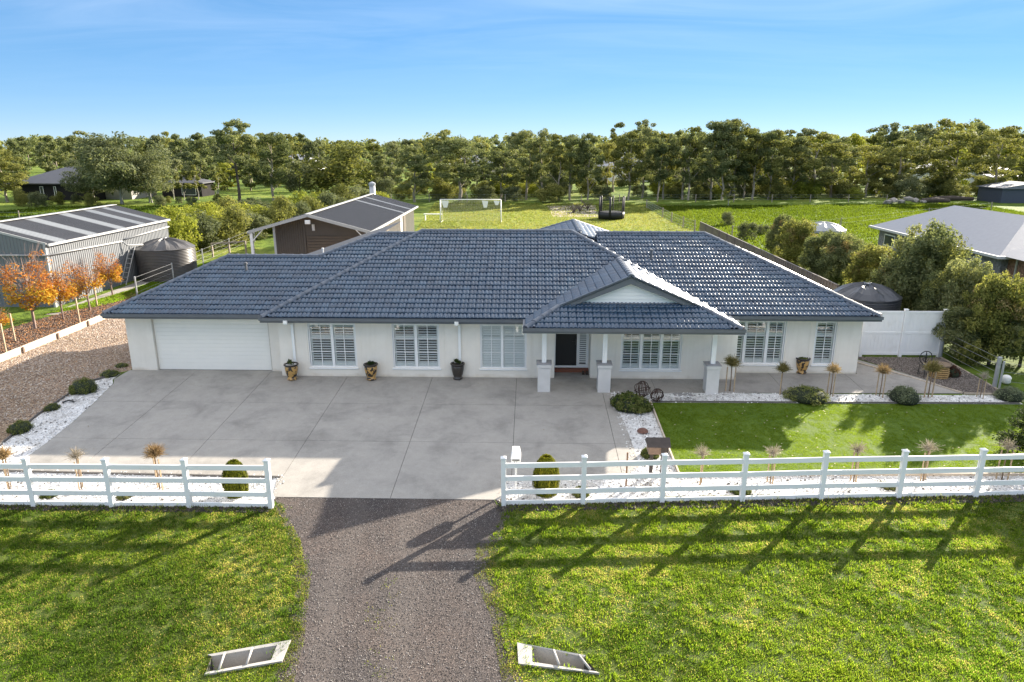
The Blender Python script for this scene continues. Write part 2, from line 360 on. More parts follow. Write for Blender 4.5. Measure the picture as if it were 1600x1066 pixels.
def clip_poly(poly, x0, x1, y0, y1):
    bm = bmesh.new(); bm.faces.new([bm.verts.new((x, y, 0)) for x, y in poly])
    for co, no in (((x0,0,0), (-1,0,0)), ((x1,0,0), (1,0,0)), ((0,y0,0), (0,-1,0)), ((0,y1,0), (0,1,0))):
        bmesh.ops.bisect_plane(bm, geom=bm.verts[:]+bm.edges[:]+bm.faces[:], plane_co=co, plane_no=no, clear_outer=True)
    return bm
def slab_grid(poly, xs, ys, parent, mat, name='slab', top=.024, g=.007):
    for i in range(len(xs)-1):
        for j in range(len(ys)-1):
            bm = clip_poly(poly, xs[i]+g, xs[i+1]-g, ys[j]+g, ys[j+1]-g)
            if not bm.faces: bm.free(); continue
            bmesh.ops.bisect_plane(bm, geom=bm.verts[:]+bm.edges[:]+bm.faces[:], plane_co=(0,26.3,0), plane_no=(0,1,0))
            for f in bm.faces: f.normal_update()
            if bm.faces[:][0].normal.z < 0: bmesh.ops.reverse_faces(bm, faces=bm.faces[:])
            for v in bm.verts: v.co.z = gz(v.co.y)+.012
            r = bmesh.ops.extrude_face_region(bm, geom=bm.faces[:]); lift = [v for v in r['geom'] if isinstance(v, bmesh.types.BMVert)]
            for v in lift: v.co.z += top-.012
            me = bpy.data.meshes.new(name); bm.to_mesh(me); bm.free(); me.materials.append(mat)
            o = link(bpy.data.objects.new(name, me), parent)
slab_grid(DRV, xs, ys, drv, M_conc)
WALK = [(3.08, 24.72), (16.2, 24.95), (14.0, 28.9), (13.15, 28.9), (13.15, 26.9), (8.1, 26.9), (8.1, 26.15), (3.08, 26.15)]
walk = sheet('path', WALK, 0.010, M_joint)
slab_grid(WALK, [0, G(1020,600)[0], G(1100,600)[0], 9.6, 12.6, 20], [20, 40], walk, M_conc2)
# doorway recess floor
rec = sheet('porch_floor', [(.95, 26.0), (3.05, 26.0), (3.05, 27.5), (.95, 27.5)], 0.03, M_conc2)

# beds
LAWN = [(4.47, 18.85), (17.7, 19.15), (17.7, 24.0), (4.44, 23.86)]
BED_W = [(-24, 16.90), (-7.05, 16.95), (-7.05, 18.5), (-24, 18.75)]
BED_W2 = [(-.85, 17.15), (3.7, 17.62), (12.5, 18.1), (20, 18.45), (20, 19.05), (17.75, 19.05), (4.4, 18.78), (4.36, 23.9), (17.8, 24.05), (17.8, 24.8), (2.9, 24.8), (3.1, 21.5), (3.1, 19.4), (2.6, 18.7), (-.85, 18.5)]
LEFTBED = [(-16.4, 26.2), (-16.4, 25.6)] + [(G(*p)[0]-.03, G(*p)[1]) for p in ((178,600), (150,628), (115,660), (75,692), (30,724))] + [(-19.6, 18.55), (-21, 18.7), G(0,698), G(25,678), G(60,650), G(105,620), G(140,598)]
sheet('pebble_bed', BED_W, 0.008, M_pebw); sheet('pebble_bed', BED_W2, 0.008, M_pebw); sheet('pebble_bed', LEFTBED, 0.008, M_pebw)
GRAVEL_L = [(-16.5, 26.4), G(140,598), G(105,620), G(60,650), G(25,678), G(0,698), (-21, 18.7), (-26, 18.7), (-22.4, 27.0), (-22.4, 36), (-22.4, 44), (-20.5, 62), (-8, 62), (-8, 38), (-16.3, 38), (-16.3, 26.6)]
sheet('gravel_yard', GRAVEL_L, 0.004, M_tan)
sheet('garden_bed', [(-24.0, 18.7), (-22.5, 27.0), (-22.5, 38.6), (-23.0, 43), (-24.6, 43), (-25.6, 36), (-27.0, 27), (-28, 18.7)], 0.006, M_mulch)
GRAVEL_R = [(14.05, 29.3), (16.2, 24.95), (17.6, 24.9), (17.65, 29.3)]
GRAVEL_R = [(14.0, 29.25), (16.2, 24.97), (17.7, 24.9), (17.7, 29.25)]
sheet('gravel_yard', GRAVEL_R, 0.006, M_brn)
lawn = sheet('lawn', LAWN, 0.010, M_lawn)
sheet('side_yard', [(8.1, 38), (13.2, 29.6), (16.0, 29.6), (16.0, 64), (8, 64)], 0.004, M_brn)
sheet('back_lawn', [(-12, 72), (-15, 111), G(1008,325), G(1035,340), G(1049,348), G(1067,356), G(1085,362), (16.0, 64), (-8, 64)], 0.004, M_yard)
sheet('sand_pit', [G(855,322), G(930,321), G(936,339), G(864,339)], 0.010, M_sand)
sheet('left_paddock', [(-75, 84), (-34, 58), (-30, 96), (-44, 104), (-70, 102)], 0.004, M_green)
sheet('right_paddock', [G(1087,362), (16.6, 56), (45, 60), (66, 96), (68, 111), G(1010,323), G(1037,340), G(1051,348), G(1069,356)], 0.004, M_green)
sheet('shed_apron', [(-26.2, 36.0), (-25.4, 36.0), (-24.6, 52), (-26.2, 52)], 0.008, M_conc2)

# edging boards
def edging(name, pts, w, h, mat, label, cat, dz=0):
    t = thing(name, label, cat, (pts[0][0], pts[0][1], gz(pts[0][1])))
    for a, b in zip(pts[:-1], pts[1:]):
        m = MB().bar((a[0], a[1], gz(a[1])+h/2+dz), (b[0], b[1], gz(b[1])+h/2+dz), w, h); part('board', m, mat, t)
    return t
M_timber = flat('pale_timber', (.62, .52, .40), .8, .22, 6)
M_edge = flat('lawn_edge_timber', (.50, .42, .33), .8, .2, 5)
edging('lawn_edging', [(4.40, 23.86), (4.40, 21.4), (4.42, 18.78), (8.8, 18.86), (13.2, 18.96), (17.7, 19.05)], .05, .09, M_edge, 'thin timber edging round the left and street sides of the clipped lawn', 'edging')
edging('lawn_edging', [(4.45, 23.93), (9, 23.98), (13.4, 24.03), (17.7, 24.08)], .04, .06, flat('dark_edge', (.12, .11, .10)), 'thin dark edging between the clipped lawn and the upper white pebbles', 'edging')
edging('gravel_edging', [(13.2, 29.2), (14.75, 26.9), (16.15, 24.95)], .06, .07, M_edge, 'slanting timber edging where the house path meets the brown gravel corner', 'edging')
edging('gravel_edging', [(16.2, 24.9), (17.7, 24.86), (17.72, 29.2)], .05, .07, M_edge, 'timber edging along the outer side of the brown gravel corner', 'edging')
edging('bed_edging', [(-.7, 18.35), (2.75, 18.6), (3.0, 18.68)], .05, .06, M_edge, 'short board between the driveway foot and the white pebbles by the letterbox', 'edging')
edging('bed_edging', [(-7.25, 18.36), (-13, 18.46), (-18.6, 18.62)], .05, .06, flat('dark_edge', (.12, .11, .10)), 'board between the driveway foot and the pebble strip behind the left fence', 'edging')
edging('bed_edging', [(-16.45, 26.1), G(140,597), G(105,619), G(60,649), G(25,677), G(0,697)], .03, .08, flat('dark_edge', (.12, .11, .10)), 'thin metal edging between the tan gravel drive and the left pebble bed', 'edging')
# sleeper wall of the autumn tree bed
t = thing('sleeper_edging', 'long low edging of pale timber sleepers beside the tan gravel side drive', 'edging', (-22.4, 27, 0))
pts = [(-22.35, 22.0)]+[(-22.35, 24.2+i*2.35) for i in range(8)]
for a, b in zip(pts[:-1], pts[1:]):
    part('sleeper', MB().bbox(-22.43, a[1]+.02, gz(a[1])-.02, -22.33, b[1]-.02, gz(a[1])+.30, .008), M_timber, t)
    part('stake', MB().box(-22.33, b[1]-.05, gz(b[1]), -22.26, b[1]+.05, gz(b[1])+.28), flat('stake_brown', (.16, .11, .08)), t)

# ------------------------------------------------------------------ grass blades and stones (things nobody could count)
def blades(name, polys, n, h, wdt, colf, seed, cut=(), mat=None, lean=.6):
    rg = np.random.RandomState(seed); xs_ = []; 
    allp = np.array([p for q in polys for p in q]); x0, y0 = allp.min(0); x1, y1 = allp.max(0)
    X = rg.uniform(x0, x1, n); Y = rg.uniform(y0, y1, n); k = np.zeros(n, bool)
    for q in polys: k |= inside_np(X, Y, q)
    for q in cut: k &= ~inside_np(X, Y, q)
    X = X[k]; Y = Y[k]
    dens = vnoise(X, Y, 7, seed)*.6+vnoise(X, Y, 2.2, seed+1)*.4
    k = rg.rand(len(X)) < np.clip((dens-.10)*2.0, .22, 1); X = X[k]; Y = Y[k]; dens = dens[k]; m = len(X)
    Z = gz_np(Y)+.006
    H_ = h*(.4+.9*dens)*(.6+.8*rg.rand(m)); a = rg.uniform(0, 2*math.pi, m); wv = wdt*(.6+.8*rg.rand(m)); t = rg.uniform(0, 2*math.pi, m); ln = lean*rg.rand(m)*H_*1.6
    V = np.zeros((m, 3, 3)); V[:, 0, 0] = X-np.cos(a)*wv/2; V[:, 0, 1] = Y-np.sin(a)*wv/2; V[:, 1, 0] = X+np.cos(a)*wv/2; V[:, 1, 1] = Y+np.sin(a)*wv/2
    V[:, 2, 0] = X+np.cos(t)*ln; V[:, 2, 1] = Y+np.sin(t)*ln; V[:, :2, 2] = Z[:, None]; V[:, 2, 2] = Z+H_
    C = colf(X, Y, rg, m)
    me = npmesh(name, V.reshape(-1, 3), 3, mat, cols=C)
    o = link(bpy.data.objects.new(name, me)); return tag(o, None, None, None, 'stuff')
def blade_mat():
    m, n, l, b = node_mat('grass_blades'); a = n.new('ShaderNodeVertexColor'); a.layer_name = 'tint'
    l(mixc(n, l, 1.0, a.outputs[0], (.55, .55, .55), 'MULTIPLY'), b.inputs['Base Color']); b.inputs['Roughness'].default_value = .7; b.inputs['Specular IOR Level'].default_value = .1
    t = n.new('ShaderNodeBsdfTranslucent'); l(mixc(n, l, 1.0, a.outputs[0], (1.50, 1.46, .80), 'MULTIPLY'), t.inputs['Color'])
    ms = n.new('ShaderNodeMixShader'); ms.inputs[0].default_value = .62; l(b.outputs[0], ms.inputs[1]); l(t.outputs[0], ms.inputs[2]); l(ms.outputs[0], n['Material Output'].inputs['Surface']); return m
M_blade = blade_mat()
def mixn(a, b, t): return a[None]*(1-t[:, None])+b[None]*t[:, None]
dark, mid, yel, straw = (np.array(c) for c in ((.075, .135, .020), (.165, .285, .032), (.29, .38, .045), (.50, .43, .21)))
def col_verge(X, Y, rg, m):
    n1 = vnoise(X, Y, .7, 3); n2 = vnoise(X, Y, 3.5, 4); n3 = vnoise(X, Y, .33, 5)
    t = np.clip((n1-.35)*1.5+(n2-.5)*1.1+.25*(X > -3)+np.clip((12.6-Y)*.3, 0, .5), 0, 1); c = mixn(dark, mid, t)
    y = np.clip((n3-.50)*1.5+np.clip((12.2-Y)*.5, 0, .8)+.18*(X > -3), 0, 1)*rg.rand(m); c = c*(1-y[:, None])+yel[None]*y[:, None]
    edge = np.exp(-((X+6.6)/1.0)**2)+np.exp(-((X+1.2)/.5)**2)+.5*(Y > 16.4)
    s = ((rg.rand(m) < .07+.45*np.clip(n1*n2*3.0-.6, 0, 1)+.22*edge)).astype(float)*.85; c = c*(1-s[:, None])+straw[None]*s[:, None]
    return c*(.75+.5*rg.rand(m))[:, None]
blades('grass', [VERGE_L, VERGE_R], 1700000, .034, .017, col_verge, 11, cut=(PITL, PITR), mat=M_blade)
def col_lawn(X, Y, rg, m): return mixn(np.array((.12, .20, .015)), np.array((.24, .325, .032)), rg.rand(m)*.6+.4*vnoise(X, Y, 1.2, 9))
blades('grass', [LAWN], 260000, .020, .018, col_lawn, 12, mat=M_blade)
def col_side(X, Y, rg, m): return mixn(mid, yel, rg.rand(m)*.6)*(.7+.5*vnoise(X, Y, .8, 4))[:, None]
SIDE = [(-24.4, 38), (-22.9, 43.5), (-23.6, 53), (-25.2, 53), (-25.2, 42), (-26.3, 36)]
sheet('side_grass', SIDE, .005, M_yard); blades('grass', [SIDE], 70000, .09, .035, col_side, 13, mat=M_blade)
blades('grass', [[G(1087,362), (16.6, 56), (45, 60), (66, 96), (68, 111), G(1010,323), G(1037,340), G(1051,348), G(1069,356)]], 170000, .20, .11, lambda X, Y, rg, m: mixn(dark, yel, rg.rand(m)*.3+.35*vnoise(X, Y, .12, 8)+.1)*.48, 31, mat=M_blade)
blades('grass', [[(-75, 84), (-34, 58), (-30, 96), (-44, 104), (-70, 102)]], 70000, .20, .11, lambda X, Y, rg, m: mixn(dark, yel, rg.rand(m)*.25+.35*vnoise(X, Y, .12, 8))*.5, 32, mat=M_blade)
blades('grass', [[(-12, 72), (-15, 111), (24, 108), (16.0, 66)]], 90000, .10, .09, lambda X, Y, rg, m: mixn(mid, straw, rg.rand(m)*.6+.3*vnoise(X, Y, .25, 8))*.55, 33, mat=M_blade)
blades('grass', [[(-24, 16.60), (-7.0, 16.66), (-7.0, 16.85), (-24, 16.8)], [(-.9, 16.95), (3.7, 17.2), (12.5, 17.65), (20, 18.1), (20, 18.25), (12.5, 17.82), (3.7, 17.38), (-.9, 17.12)]], 26000, .13, .014, lambda X, Y, rg, m: mixn(mid, straw, rg.rand(m)*.8)*.8, 34, mat=M_blade)
# darker, taller clumps scattered through the verge
def clumps(name, poly_list, ncl, per, seed, colf, h=.085):
    rg = np.random.RandomState(seed); allp = np.array([p for q in poly_list for p in q]); x0, y0 = allp.min(0); x1, y1 = allp.max(0)
    cx_ = rg.uniform(x0, x1, ncl); cy_ = rg.uniform(y0, y1, ncl); k = np.zeros(ncl, bool)
    for q in poly_list: k |= inside_np(cx_, cy_, q)
    for q in (PITL, PITR): k &= ~inside_np(cx_, cy_, q)
    cx_, cy_ = cx_[k], cy_[k]; n = len(cx_)*per; r_ = np.repeat(.05+.10*rg.rand(len(cx_)), per); X = np.repeat(cx_, per)+rg.normal(size=n)*r_*.6; Y = np.repeat(cy_, per)+rg.normal(size=n)*r_*.6
    a = rg.uniform(0, 6.28, n); t = rg.uniform(0, 6.28, n); H_ = h*(.4+.8*rg.rand(n)); wv = .02; ln = H_*.7*rg.rand(n); Z = gz_np(Y)+.004; V = np.zeros((n, 3, 3))
    V[:, 0, 0] = X-np.cos(a)*wv/2; V[:, 0, 1] = Y-np.sin(a)*wv/2; V[:, 1, 0] = X+np.cos(a)*wv/2; V[:, 1, 1] = Y+np.sin(a)*wv/2; V[:, 2, 0] = X+np.cos(t)*ln; V[:, 2, 1] = Y+np.sin(t)*ln; V[:, :2, 2] = Z[:, None]; V[:, 2, 2] = Z+H_
    o = link(bpy.data.objects.new(name, npmesh(name, V.reshape(-1, 3), 3, M_blade, cols=colf(X, Y, rg, n)))); return tag(o, None, None, None, 'stuff')
clumps('grass', [VERGE_L], 2600, 26, 51, lambda X, Y, rg, m: mixn(np.array((.045, .09, .018)), np.array((.12, .20, .03)), rg.rand(m)))
clumps('grass', [VERGE_R], 2600, 24, 52, lambda X, Y, rg, m: mixn(np.array((.08, .15, .020)), np.array((.24, .33, .03)), rg.rand(m)))
clumps('grass', [[G(p[0], p[1]) for p in ((600, 1100), (560, 1000), (600, 905), (640, 905), (610, 1000), (660, 1100))]], 60, 10, 53, lambda X, Y, rg, m: mixn(straw*.6, mid*.8, rg.rand(m)), .04)
# straggling grass at the track edges and under the fence
EDGE = [[G(418,1100), G(452,1000), G(462,900), G(455,845), G(470,845), G(486,900), G(476,1000), G(450,1100)], [G(745,850), G(740,900), G(765,960), G(790,1100), G(818,1100), G(792,960), G(774,900), G(772,850)]]
blades('grass', EDGE, 110000, .035, .014, lambda X, Y, rg, m: mixn(straw*.7, mid, rg.rand(m))*(.4+.6*rg.rand(m))[:, None], 15, mat=M_blade)

def stones(name, polys, n, r, cols, seed, cut=()):
    rg = np.random.RandomState(seed); allp = np.array([p for q in polys for p in q]); x0, y0 = allp.min(0); x1, y1 = allp.max(0)
    X = rg.uniform(x0, x1, n); Y = rg.uniform(y0, y1, n); k = np.zeros(n, bool)
    for q in polys: k |= inside_np(X, Y, q)
    for q in cut: k &= ~inside_np(X, Y, q)
    X = X[k]; Y = Y[k]; m = len(X); Z = gz_np(Y)+.016
    base = np.array([(1,0,0),(0,1,0),(-1,0,0),(0,-1,0),(0,0,.75)]); F = [(0,1,4),(1,2,4),(2,3,4),(3,0,4)]
    a = rg.uniform(0, 6.28, m); s = r*(.5+rg.rand(m)**2*1.3); ex = .6+.7*rg.rand(m)
    P = np.zeros((m, 5, 3)); P[:, :, 0] = (base[None, :, 0]*np.cos(a)[:, None]-base[None, :, 1]*np.sin(a)[:, None])*s[:, None]*ex[:, None]+X[:, None]
    P[:, :, 1] = (base[None, :, 0]*np.sin(a)[:, None]+base[None, :, 1]*np.cos(a)[:, None])*s[:, None]+Y[:, None]; P[:, :, 2] = base[None, :, 2]*s[:, None]+Z[:, None]
    P[:, 4, :2] += rg.uniform(-.4, .4, (m, 2))*s[:, None]
    V = P[:, np.array(F), :].reshape(-1, 3); C = np.array(cols)[rg.randint(0, len(cols), m)]*(.8+.4*rg.rand(m))[:, None]
    me = npmesh(name, V, 3, M_stone, cols=np.repeat(C, 4, 0)); o = link(bpy.data.objects.new(name, me)); return tag(o, None, None, None, 'stuff')
def stone_mat():
    m, n, l, b = node_mat('loose_stones'); a = n.new('ShaderNodeVertexColor'); a.layer_name = 'tint'; l(a.outputs[0], b.inputs['Base Color']); b.inputs['Roughness'].default_value = .75; return m
M_stone = stone_mat()
stones('pebbles', [BED_W, BED_W2, LEFTBED], 60000, .026, [(.80,.79,.77)]*6+[(.62,.60,.58), (.42,.40,.38), (.12,.11,.10)], 21)
stones('gravel', [TRACK], 50000, .009, [(.09,.075,.063), (.12,.10,.085), (.06,.05,.042), (.16,.135,.115), (.34,.31,.28)], 22)
stones('gravel', [GRAVEL_R], 16000, .022, [(.16,.13,.11), (.26,.22,.19), (.09,.075,.065)], 23)
stones('gravel', [[(-16.5, 26.4), G(140,598), G(60,650), (-21, 18.7), (-25.8, 18.9), (-22.4, 27.0), (-22.4, 38), (-16.4, 38)]], 60000, .022, [(.34,.25,.19), (.44,.35,.28), (.20,.14,.10), (.56,.48,.40)], 24)
stones('mulch', [[(-24.0, 18.7), (-22.5, 27.0), (-22.5, 38.6), (-24.6, 42), (-25.6, 36), (-27.0, 27), (-28, 18.7)]], 40000, .035, [(.10,.06,.04), (.20,.13,.09), (.05,.03,.02), (.32,.15,.05)], 25)
def twigs(poly, n, seed): return stones('leaf_litter', poly, n, .03, [(.03,.025,.02), (.07,.05,.035)], seed)
stones('dark_soil', [[(-24, 16.45), (-7.0, 16.55), (-7.0, 17.0), (-24, 16.9)], [(-.9, 16.75), (3.7, 17.0), (12.5, 17.5), (20, 17.9), (20, 18.4), (12.5, 18.0), (3.7, 17.5), (-.9, 17.25)]], 60000, .03, [(.04,.032,.025), (.07,.055,.04), (.02,.017,.014)], 26)

# culvert headwalls
def headwall(label, outer, inner, deep, plate_first):
    c = outer[0]; t = thing('culvert_headwall', label, 'headwall', (c[0], c[1], gz(c[1])))
    n = 4; top = .05; m = MB(); vs = []
    for k in range(n):
        o_, i_ = outer[k], inner[k]; vs += [(o_[0], o_[1], gz(o_[1])-.3), (o_[0], o_[1], gz(o_[1])+top), (i_[0], i_[1], gz(i_[1])+top-.01), (i_[0], i_[1], gz(i_[1])-deep)]
    fs = []
    ok_ = 2 if plate_first else 0; bank = MB()
    for k in range(n):
        a, b = 4*k, 4*((k+1) % n)
        if k == ok_: bank.add([vs[a+2], vs[b+2], vs[b+3], vs[a+3]], [(0, 1, 2, 3)]); continue
        for q in range(3): fs.append((a+q, b+q, b+q+1, a+q+1))
    part('soil_bank', bank, M_joint, t)
    m.add(vs, fs); part('frame', m, M_headwall, t); part('drain_floor', MB().add([vs[3], vs[7], vs[11], vs[15]], [(0, 1, 2, 3)]), M_joint, t)
    def lerp(p, q, s): return (p[0]+(q[0]-p[0])*s, p[1]+(q[1]-p[1])*s)
    for s in deep_bars:
        a = lerp(inner[0], inner[3], s) if plate_first else lerp(inner[0], inner[3], s); b = lerp(inner[1], inner[2], s)
        part('crossbar', MB().tube([(a[0], a[1], gz(a[1])+.05), (b[0], b[1], gz(b[1])+.07)], .024, 8), M_headwall, t, smooth=True)
    p0 = lerp(inner[0], inner[3], .04 if not plate_first else .96); p1 = lerp(inner[1], inner[2], .04 if not plate_first else .96)
    return t
deep_bars = (.20, .62)
headwall('low concrete culvert headwall with two crossbars in grass left of the track', [G(320,1057), G(325,1026), G(455,1003), G(441,1036)], PITL, .75, False)
deep_bars = (.42, .90)
headwall('low concrete culvert headwall with two crossbars in grass right of the track', [G(808,1007), G(810,1040), G(937,1055), G(915,1027)], [PITR[0], PITR[1], PITR[2], PITR[3]], .75, True)
# ================================================================== HOUSE
def tile_mat():
    m, n, l, b = node_mat('glazed_roof_tile'); v = pos(n, l)
    f = noise(n, l, v, 2.2, 5, .6); g = noise(n, l, v, 28, 3)
    r = ramp(n, [(.3, (.014, .039, .078)), (.7, (.028, .066, .120))]); l(f, r.inputs[0]); q = ramp(n, [(.3, (.85, .85, .85)), (.7, (1.15, 1.15, 1.15))]); l(g, q.inputs[0])
    gi = n.new('ShaderNodeNewGeometry'); ti = ramp(n, [(0, (.72, .74, .78)), (.5, (1, 1, 1)), (1, (1.3, 1.26, 1.2))]); l(gi.outputs['Random Per Island'], ti.inputs[0])
    h_ = noise(n, l, v, .45, 4, .65); tl = ramp(n, [(.52, (1, 1, 1)), (.74, (1.35, 1.3, 1.15))]); l(h_, tl.inputs[0])
    cc = mixc(n, l, 1.0, mixc(n, l, 1.0, r.outputs[0], q.outputs[0], 'MULTIPLY'), ti.outputs[0], 'MULTIPLY')
    l(mixc(n, l, 1.0, cc, tl.outputs[0], 'MULTIPLY'), b.inputs['Base Color']); b.inputs['Roughness'].default_value = .34; b.inputs['Specular IOR Level'].default_value = .5; b.inputs['Coat Weight'].default_value = 1.0; b.inputs['Coat Roughness'].default_value = .19; b.inputs['Coat IOR'].default_value = 1.55
    bump(n, l, b, g, .08, .004); return m
M_tile = tile_mat()
M_cap = flat('ridge_cap_grey', (.10, .118, .15), .45, .2, 9)
M_gutter = flat('gutter_grey', (.12, .132, .155), .4, .08, 3)
def wall_mat():
    m, n, l, b = node_mat('render_offwhite'); v = pos(n, l); f = noise(n, l, v, 2.0, 5, .6); v2 = pos(n, l, (6, 6, .5)); g = noise(n, l, v2, 1.0, 4, .6)
    r = ramp(n, [(.3, (.82, .76, .67)), (.7, (.88, .82, .73))]); l(f, r.inputs[0]); q = ramp(n, [(.30, (.965, .96, .95)), (.5, (1, 1, 1))]); l(g, q.inputs[0])
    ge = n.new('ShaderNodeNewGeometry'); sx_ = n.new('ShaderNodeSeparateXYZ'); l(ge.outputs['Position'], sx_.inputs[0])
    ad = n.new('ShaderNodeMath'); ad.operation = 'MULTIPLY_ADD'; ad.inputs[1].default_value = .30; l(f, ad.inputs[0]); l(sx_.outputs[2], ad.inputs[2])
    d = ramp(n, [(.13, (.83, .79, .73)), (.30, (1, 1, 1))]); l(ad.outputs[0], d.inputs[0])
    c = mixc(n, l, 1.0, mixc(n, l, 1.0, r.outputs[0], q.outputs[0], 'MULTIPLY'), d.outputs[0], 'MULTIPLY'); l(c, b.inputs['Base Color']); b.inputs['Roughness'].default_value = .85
    bump(n, l, b, noise(n, l, v, 45, 4, .7), .35, .01); return m
M_wall = wall_mat()
M_band = flat('render_band', (.83, .77, .68), .85, .02, 2)
M_white = flat('white_paint', (.87, .86, .84), .45, .02, 3)
M_door = flat('garage_door_white', (.90, .87, .80), .45, .015, 2)
M_pier = flat('pier_render', (.62, .60, .58), .85, .06, 3, bmp=.2)
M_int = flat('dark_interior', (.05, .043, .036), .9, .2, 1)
M_shut = flat('shutter_white', (.93, .92, .89), .5, .02, 4)
M_blind = flat('blind_grey', (.55, .55, .54), .6, .03, 4)
M_brick = flat('red_brick', (.23, .085, .05), .85, .3, 30)
M_soffit = flat('soffit_white', (.72, .70, .66), .8, .02, 1)
M_glass = glass_mat()
house = thing('house', 'single-storey off-white rendered house with blue-grey tiled hip roof and gabled porch', 'house', (-1.5, 26.1, 0))

TW, TG, TANP = .30, .32, math.tan(R(22.5))
def tile_template():
    V = []; F = []; ns = 8; us = [TW*i/ns for i in range(ns+1)]
    def prof(u): q = ((u+1e-9)/.15) % 1.0; return .060*math.sin(math.pi*q)**1.05 if 1e-6 < q < 1-1e-6 else 0
    rows = [(.014, lambda p: -.004), (-.012, lambda p: .024+.78*p), (.014, lambda p: .044+.92*p), (.335, lambda p: .002+.74*p)]
    for v, f in rows: V += [(u, v, f(prof(u))) for u in us]
    w = ns+1
    for r_ in range(3):
        for i in range(ns): F.append((r_*w+i, r_*w+i+1, (r_+1)*w+i+1, (r_+1)*w+i))
    return np.array(V), F
TV, TF = tile_template()
tile_me = bpy.data.meshes.new('roof_tile'); tile_me.from_pydata([tuple(v) for v in TV], [], TF); tile_me.materials.append(M_tile)
tile_me.polygons.foreach_set('use_smooth', [True]*len(TF)); tile_me.update()
FULL = []; REST_V = []; REST_F = []
deck = MB()
def zplane(p0, d, z0, tan, x, y): return z0+tan*((x-p0[0])*d[0]+(y-p0[1])*d[1])
def roof_plane(poly, p0, d, z0, tan, tiles=True, u0=0.0):
    """poly in plan; p0 a point on the eave line, d unit upslope direction, z0 height at the eave"""
    p0 = Vector(p0); d = Vector(d).normalized(); e = Vector((d.y, -d.x)); c = 1/math.sqrt(1+tan*tan)
    ar = sum(poly[i][0]*poly[(i+1) % len(poly)][1]-poly[(i+1) % len(poly)][0]*poly[i][1] for i in range(len(poly)))
    if ar < 0: poly = poly[::-1]
    deck.add([(x, y, zplane(p0, d, z0, tan, x, y)-.03) for x, y in poly], [tuple(range(len(poly)))])
    if not tiles: return
    us = [(Vector(p)-p0).dot(e) for p in poly]; vs = [(Vector(p)-p0).dot(d)/c for p in poly]
    U = Vector((e.x, e.y, 0)); Vd = Vector((d.x*c, d.y*c, tan*c)); N = U.cross(Vd)
    O = Vector((p0.x, p0.y, z0)); n = len(poly)
    edges = []
    for i in range(n):
        a = Vector(poly[i]); b = Vector(poly[(i+1) % n]); dd = (b-a)
        if dd.length < 1e-4: continue
        dd.normalize(); edges.append((a, Vector((dd.y, -dd.x))))   # outward for CCW
    cutv = []; cutf = []
    j0 = math.floor(min(vs)/TG+.001); j1 = math.ceil(max(vs)/TG-.001); i0 = math.floor((min(us)-u0)/TW)-1; i1 = math.ceil((max(us)-u0)/TW)+1
    bm = bmesh.new()
    for j in range(j0, j1):
        for i in range(i0, i1):
            u = u0+i*TW; v = j*TG
            if j % 2: u += 0.0
            cs = [O+U*(u+a)+Vd*(v+b) for a, b in ((0,0), (TW,0), (TW,TG), (0,TG))]
            dist = [max((Vector((q.x, q.y))-a).dot(o) for a, o in edges) for q in cs]
            if min(dist) > 0 and not any(inside(sum(q.x for q in cs)/4, sum(q.y for q in cs)/4, poly) for _ in (0,)) and min(dist) > .32: continue
            M = Matrix.Identity(4)
            for k in range(3): M[k][0] = U[k]; M[k][1] = Vd[k]; M[k][2] = N[k]; M[k][3] = (O+U*u+Vd*v)[k]
            M = M @ Matrix.Rotation(random.uniform(-.018, .018), 4, 'X') @ Matrix.Rotation(random.uniform(-.02, .02), 4, 'Y'); jit = N*random.uniform(-.003, .004); 
            for k in range(3): M[k][3] += jit[k]
            top_ok = max(dist[:2]) <= .02 and max(dist[2:]) <= .03
            if top_ok: FULL.append(M)
            else:
                vv = [bm.verts.new(M @ Vector(q)) for q in TV]
                for f in TF: bm.faces.new([vv[k] for k in f])
    for a, o in edges:
        # leave the nose free to overhang at the eave
        sh = .02 if abs(o.dot(-d)-1) < 1e-3 else 0.0
        bmesh.ops.bisect_plane(bm, geom=bm.verts[:]+bm.edges[:]+bm.faces[:], plane_co=(a.x+o.x*sh, a.y+o.y*sh, 0), plane_no=(o.x, o.y, 0), clear_outer=True)
    base = len(REST_V); bm.verts.index_update(); REST_V.extend([v.co[:] for v in bm.verts]); REST_F.extend([[v.index+base for v in f.verts] for f in bm.faces]); bm.free()
T = TANP; F_ = (0, 1); LF = (1, 0); RT = (-1, 0)
zA = 2.52+T*6.15; zC = 2.52+T*5.85; zB = 2.50+T*3.98; zD = 2.50+T*5.85; zE = 2.52+T*5.95
# A: main hip
roof_plane([(-10.2,25.55),(7.45,25.55),(1.86,31.7),(-4.9,31.7)], (-10.2,25.55), F_, 2.52, T)
roof_plane([(-10.2,25.55),(-4.9,31.7),(-10.2,37.85)], (-10.2,31), LF, 2.52, (zA-2.52)/5.3, tiles=False)
roof_plane([(7.45,25.55),(7.45,37.85),(1.86,31.7)], (7.45,25.55), RT, 2.52, (zA-2.52)/5.59)
roof_plane([(-4.9,31.7),(1.86,31.7),(1.86,37.85),(-4.9,37.85)], (0,37.85), (0,-1), 2.52, T, tiles=False)
# C: right wing
roof_plane([(3.0,26.3),(13.4,26.3),(7.92,32.15),(3.0,32.15)], (3.0,26.3), F_, 2.52, T, u0=.1)
roof_plane([(13.4,26.3),(13.4,38.0),(7.92,32.15)], (13.4,26.3), RT, 2.52, (zC-2.52)/5.48)
roof_plane([(3.0,32.15),(7.92,32.15),(13.4,38.0),(3.0,38.0)], (0,38.0), (0,-1), 2.52, T, tiles=False)
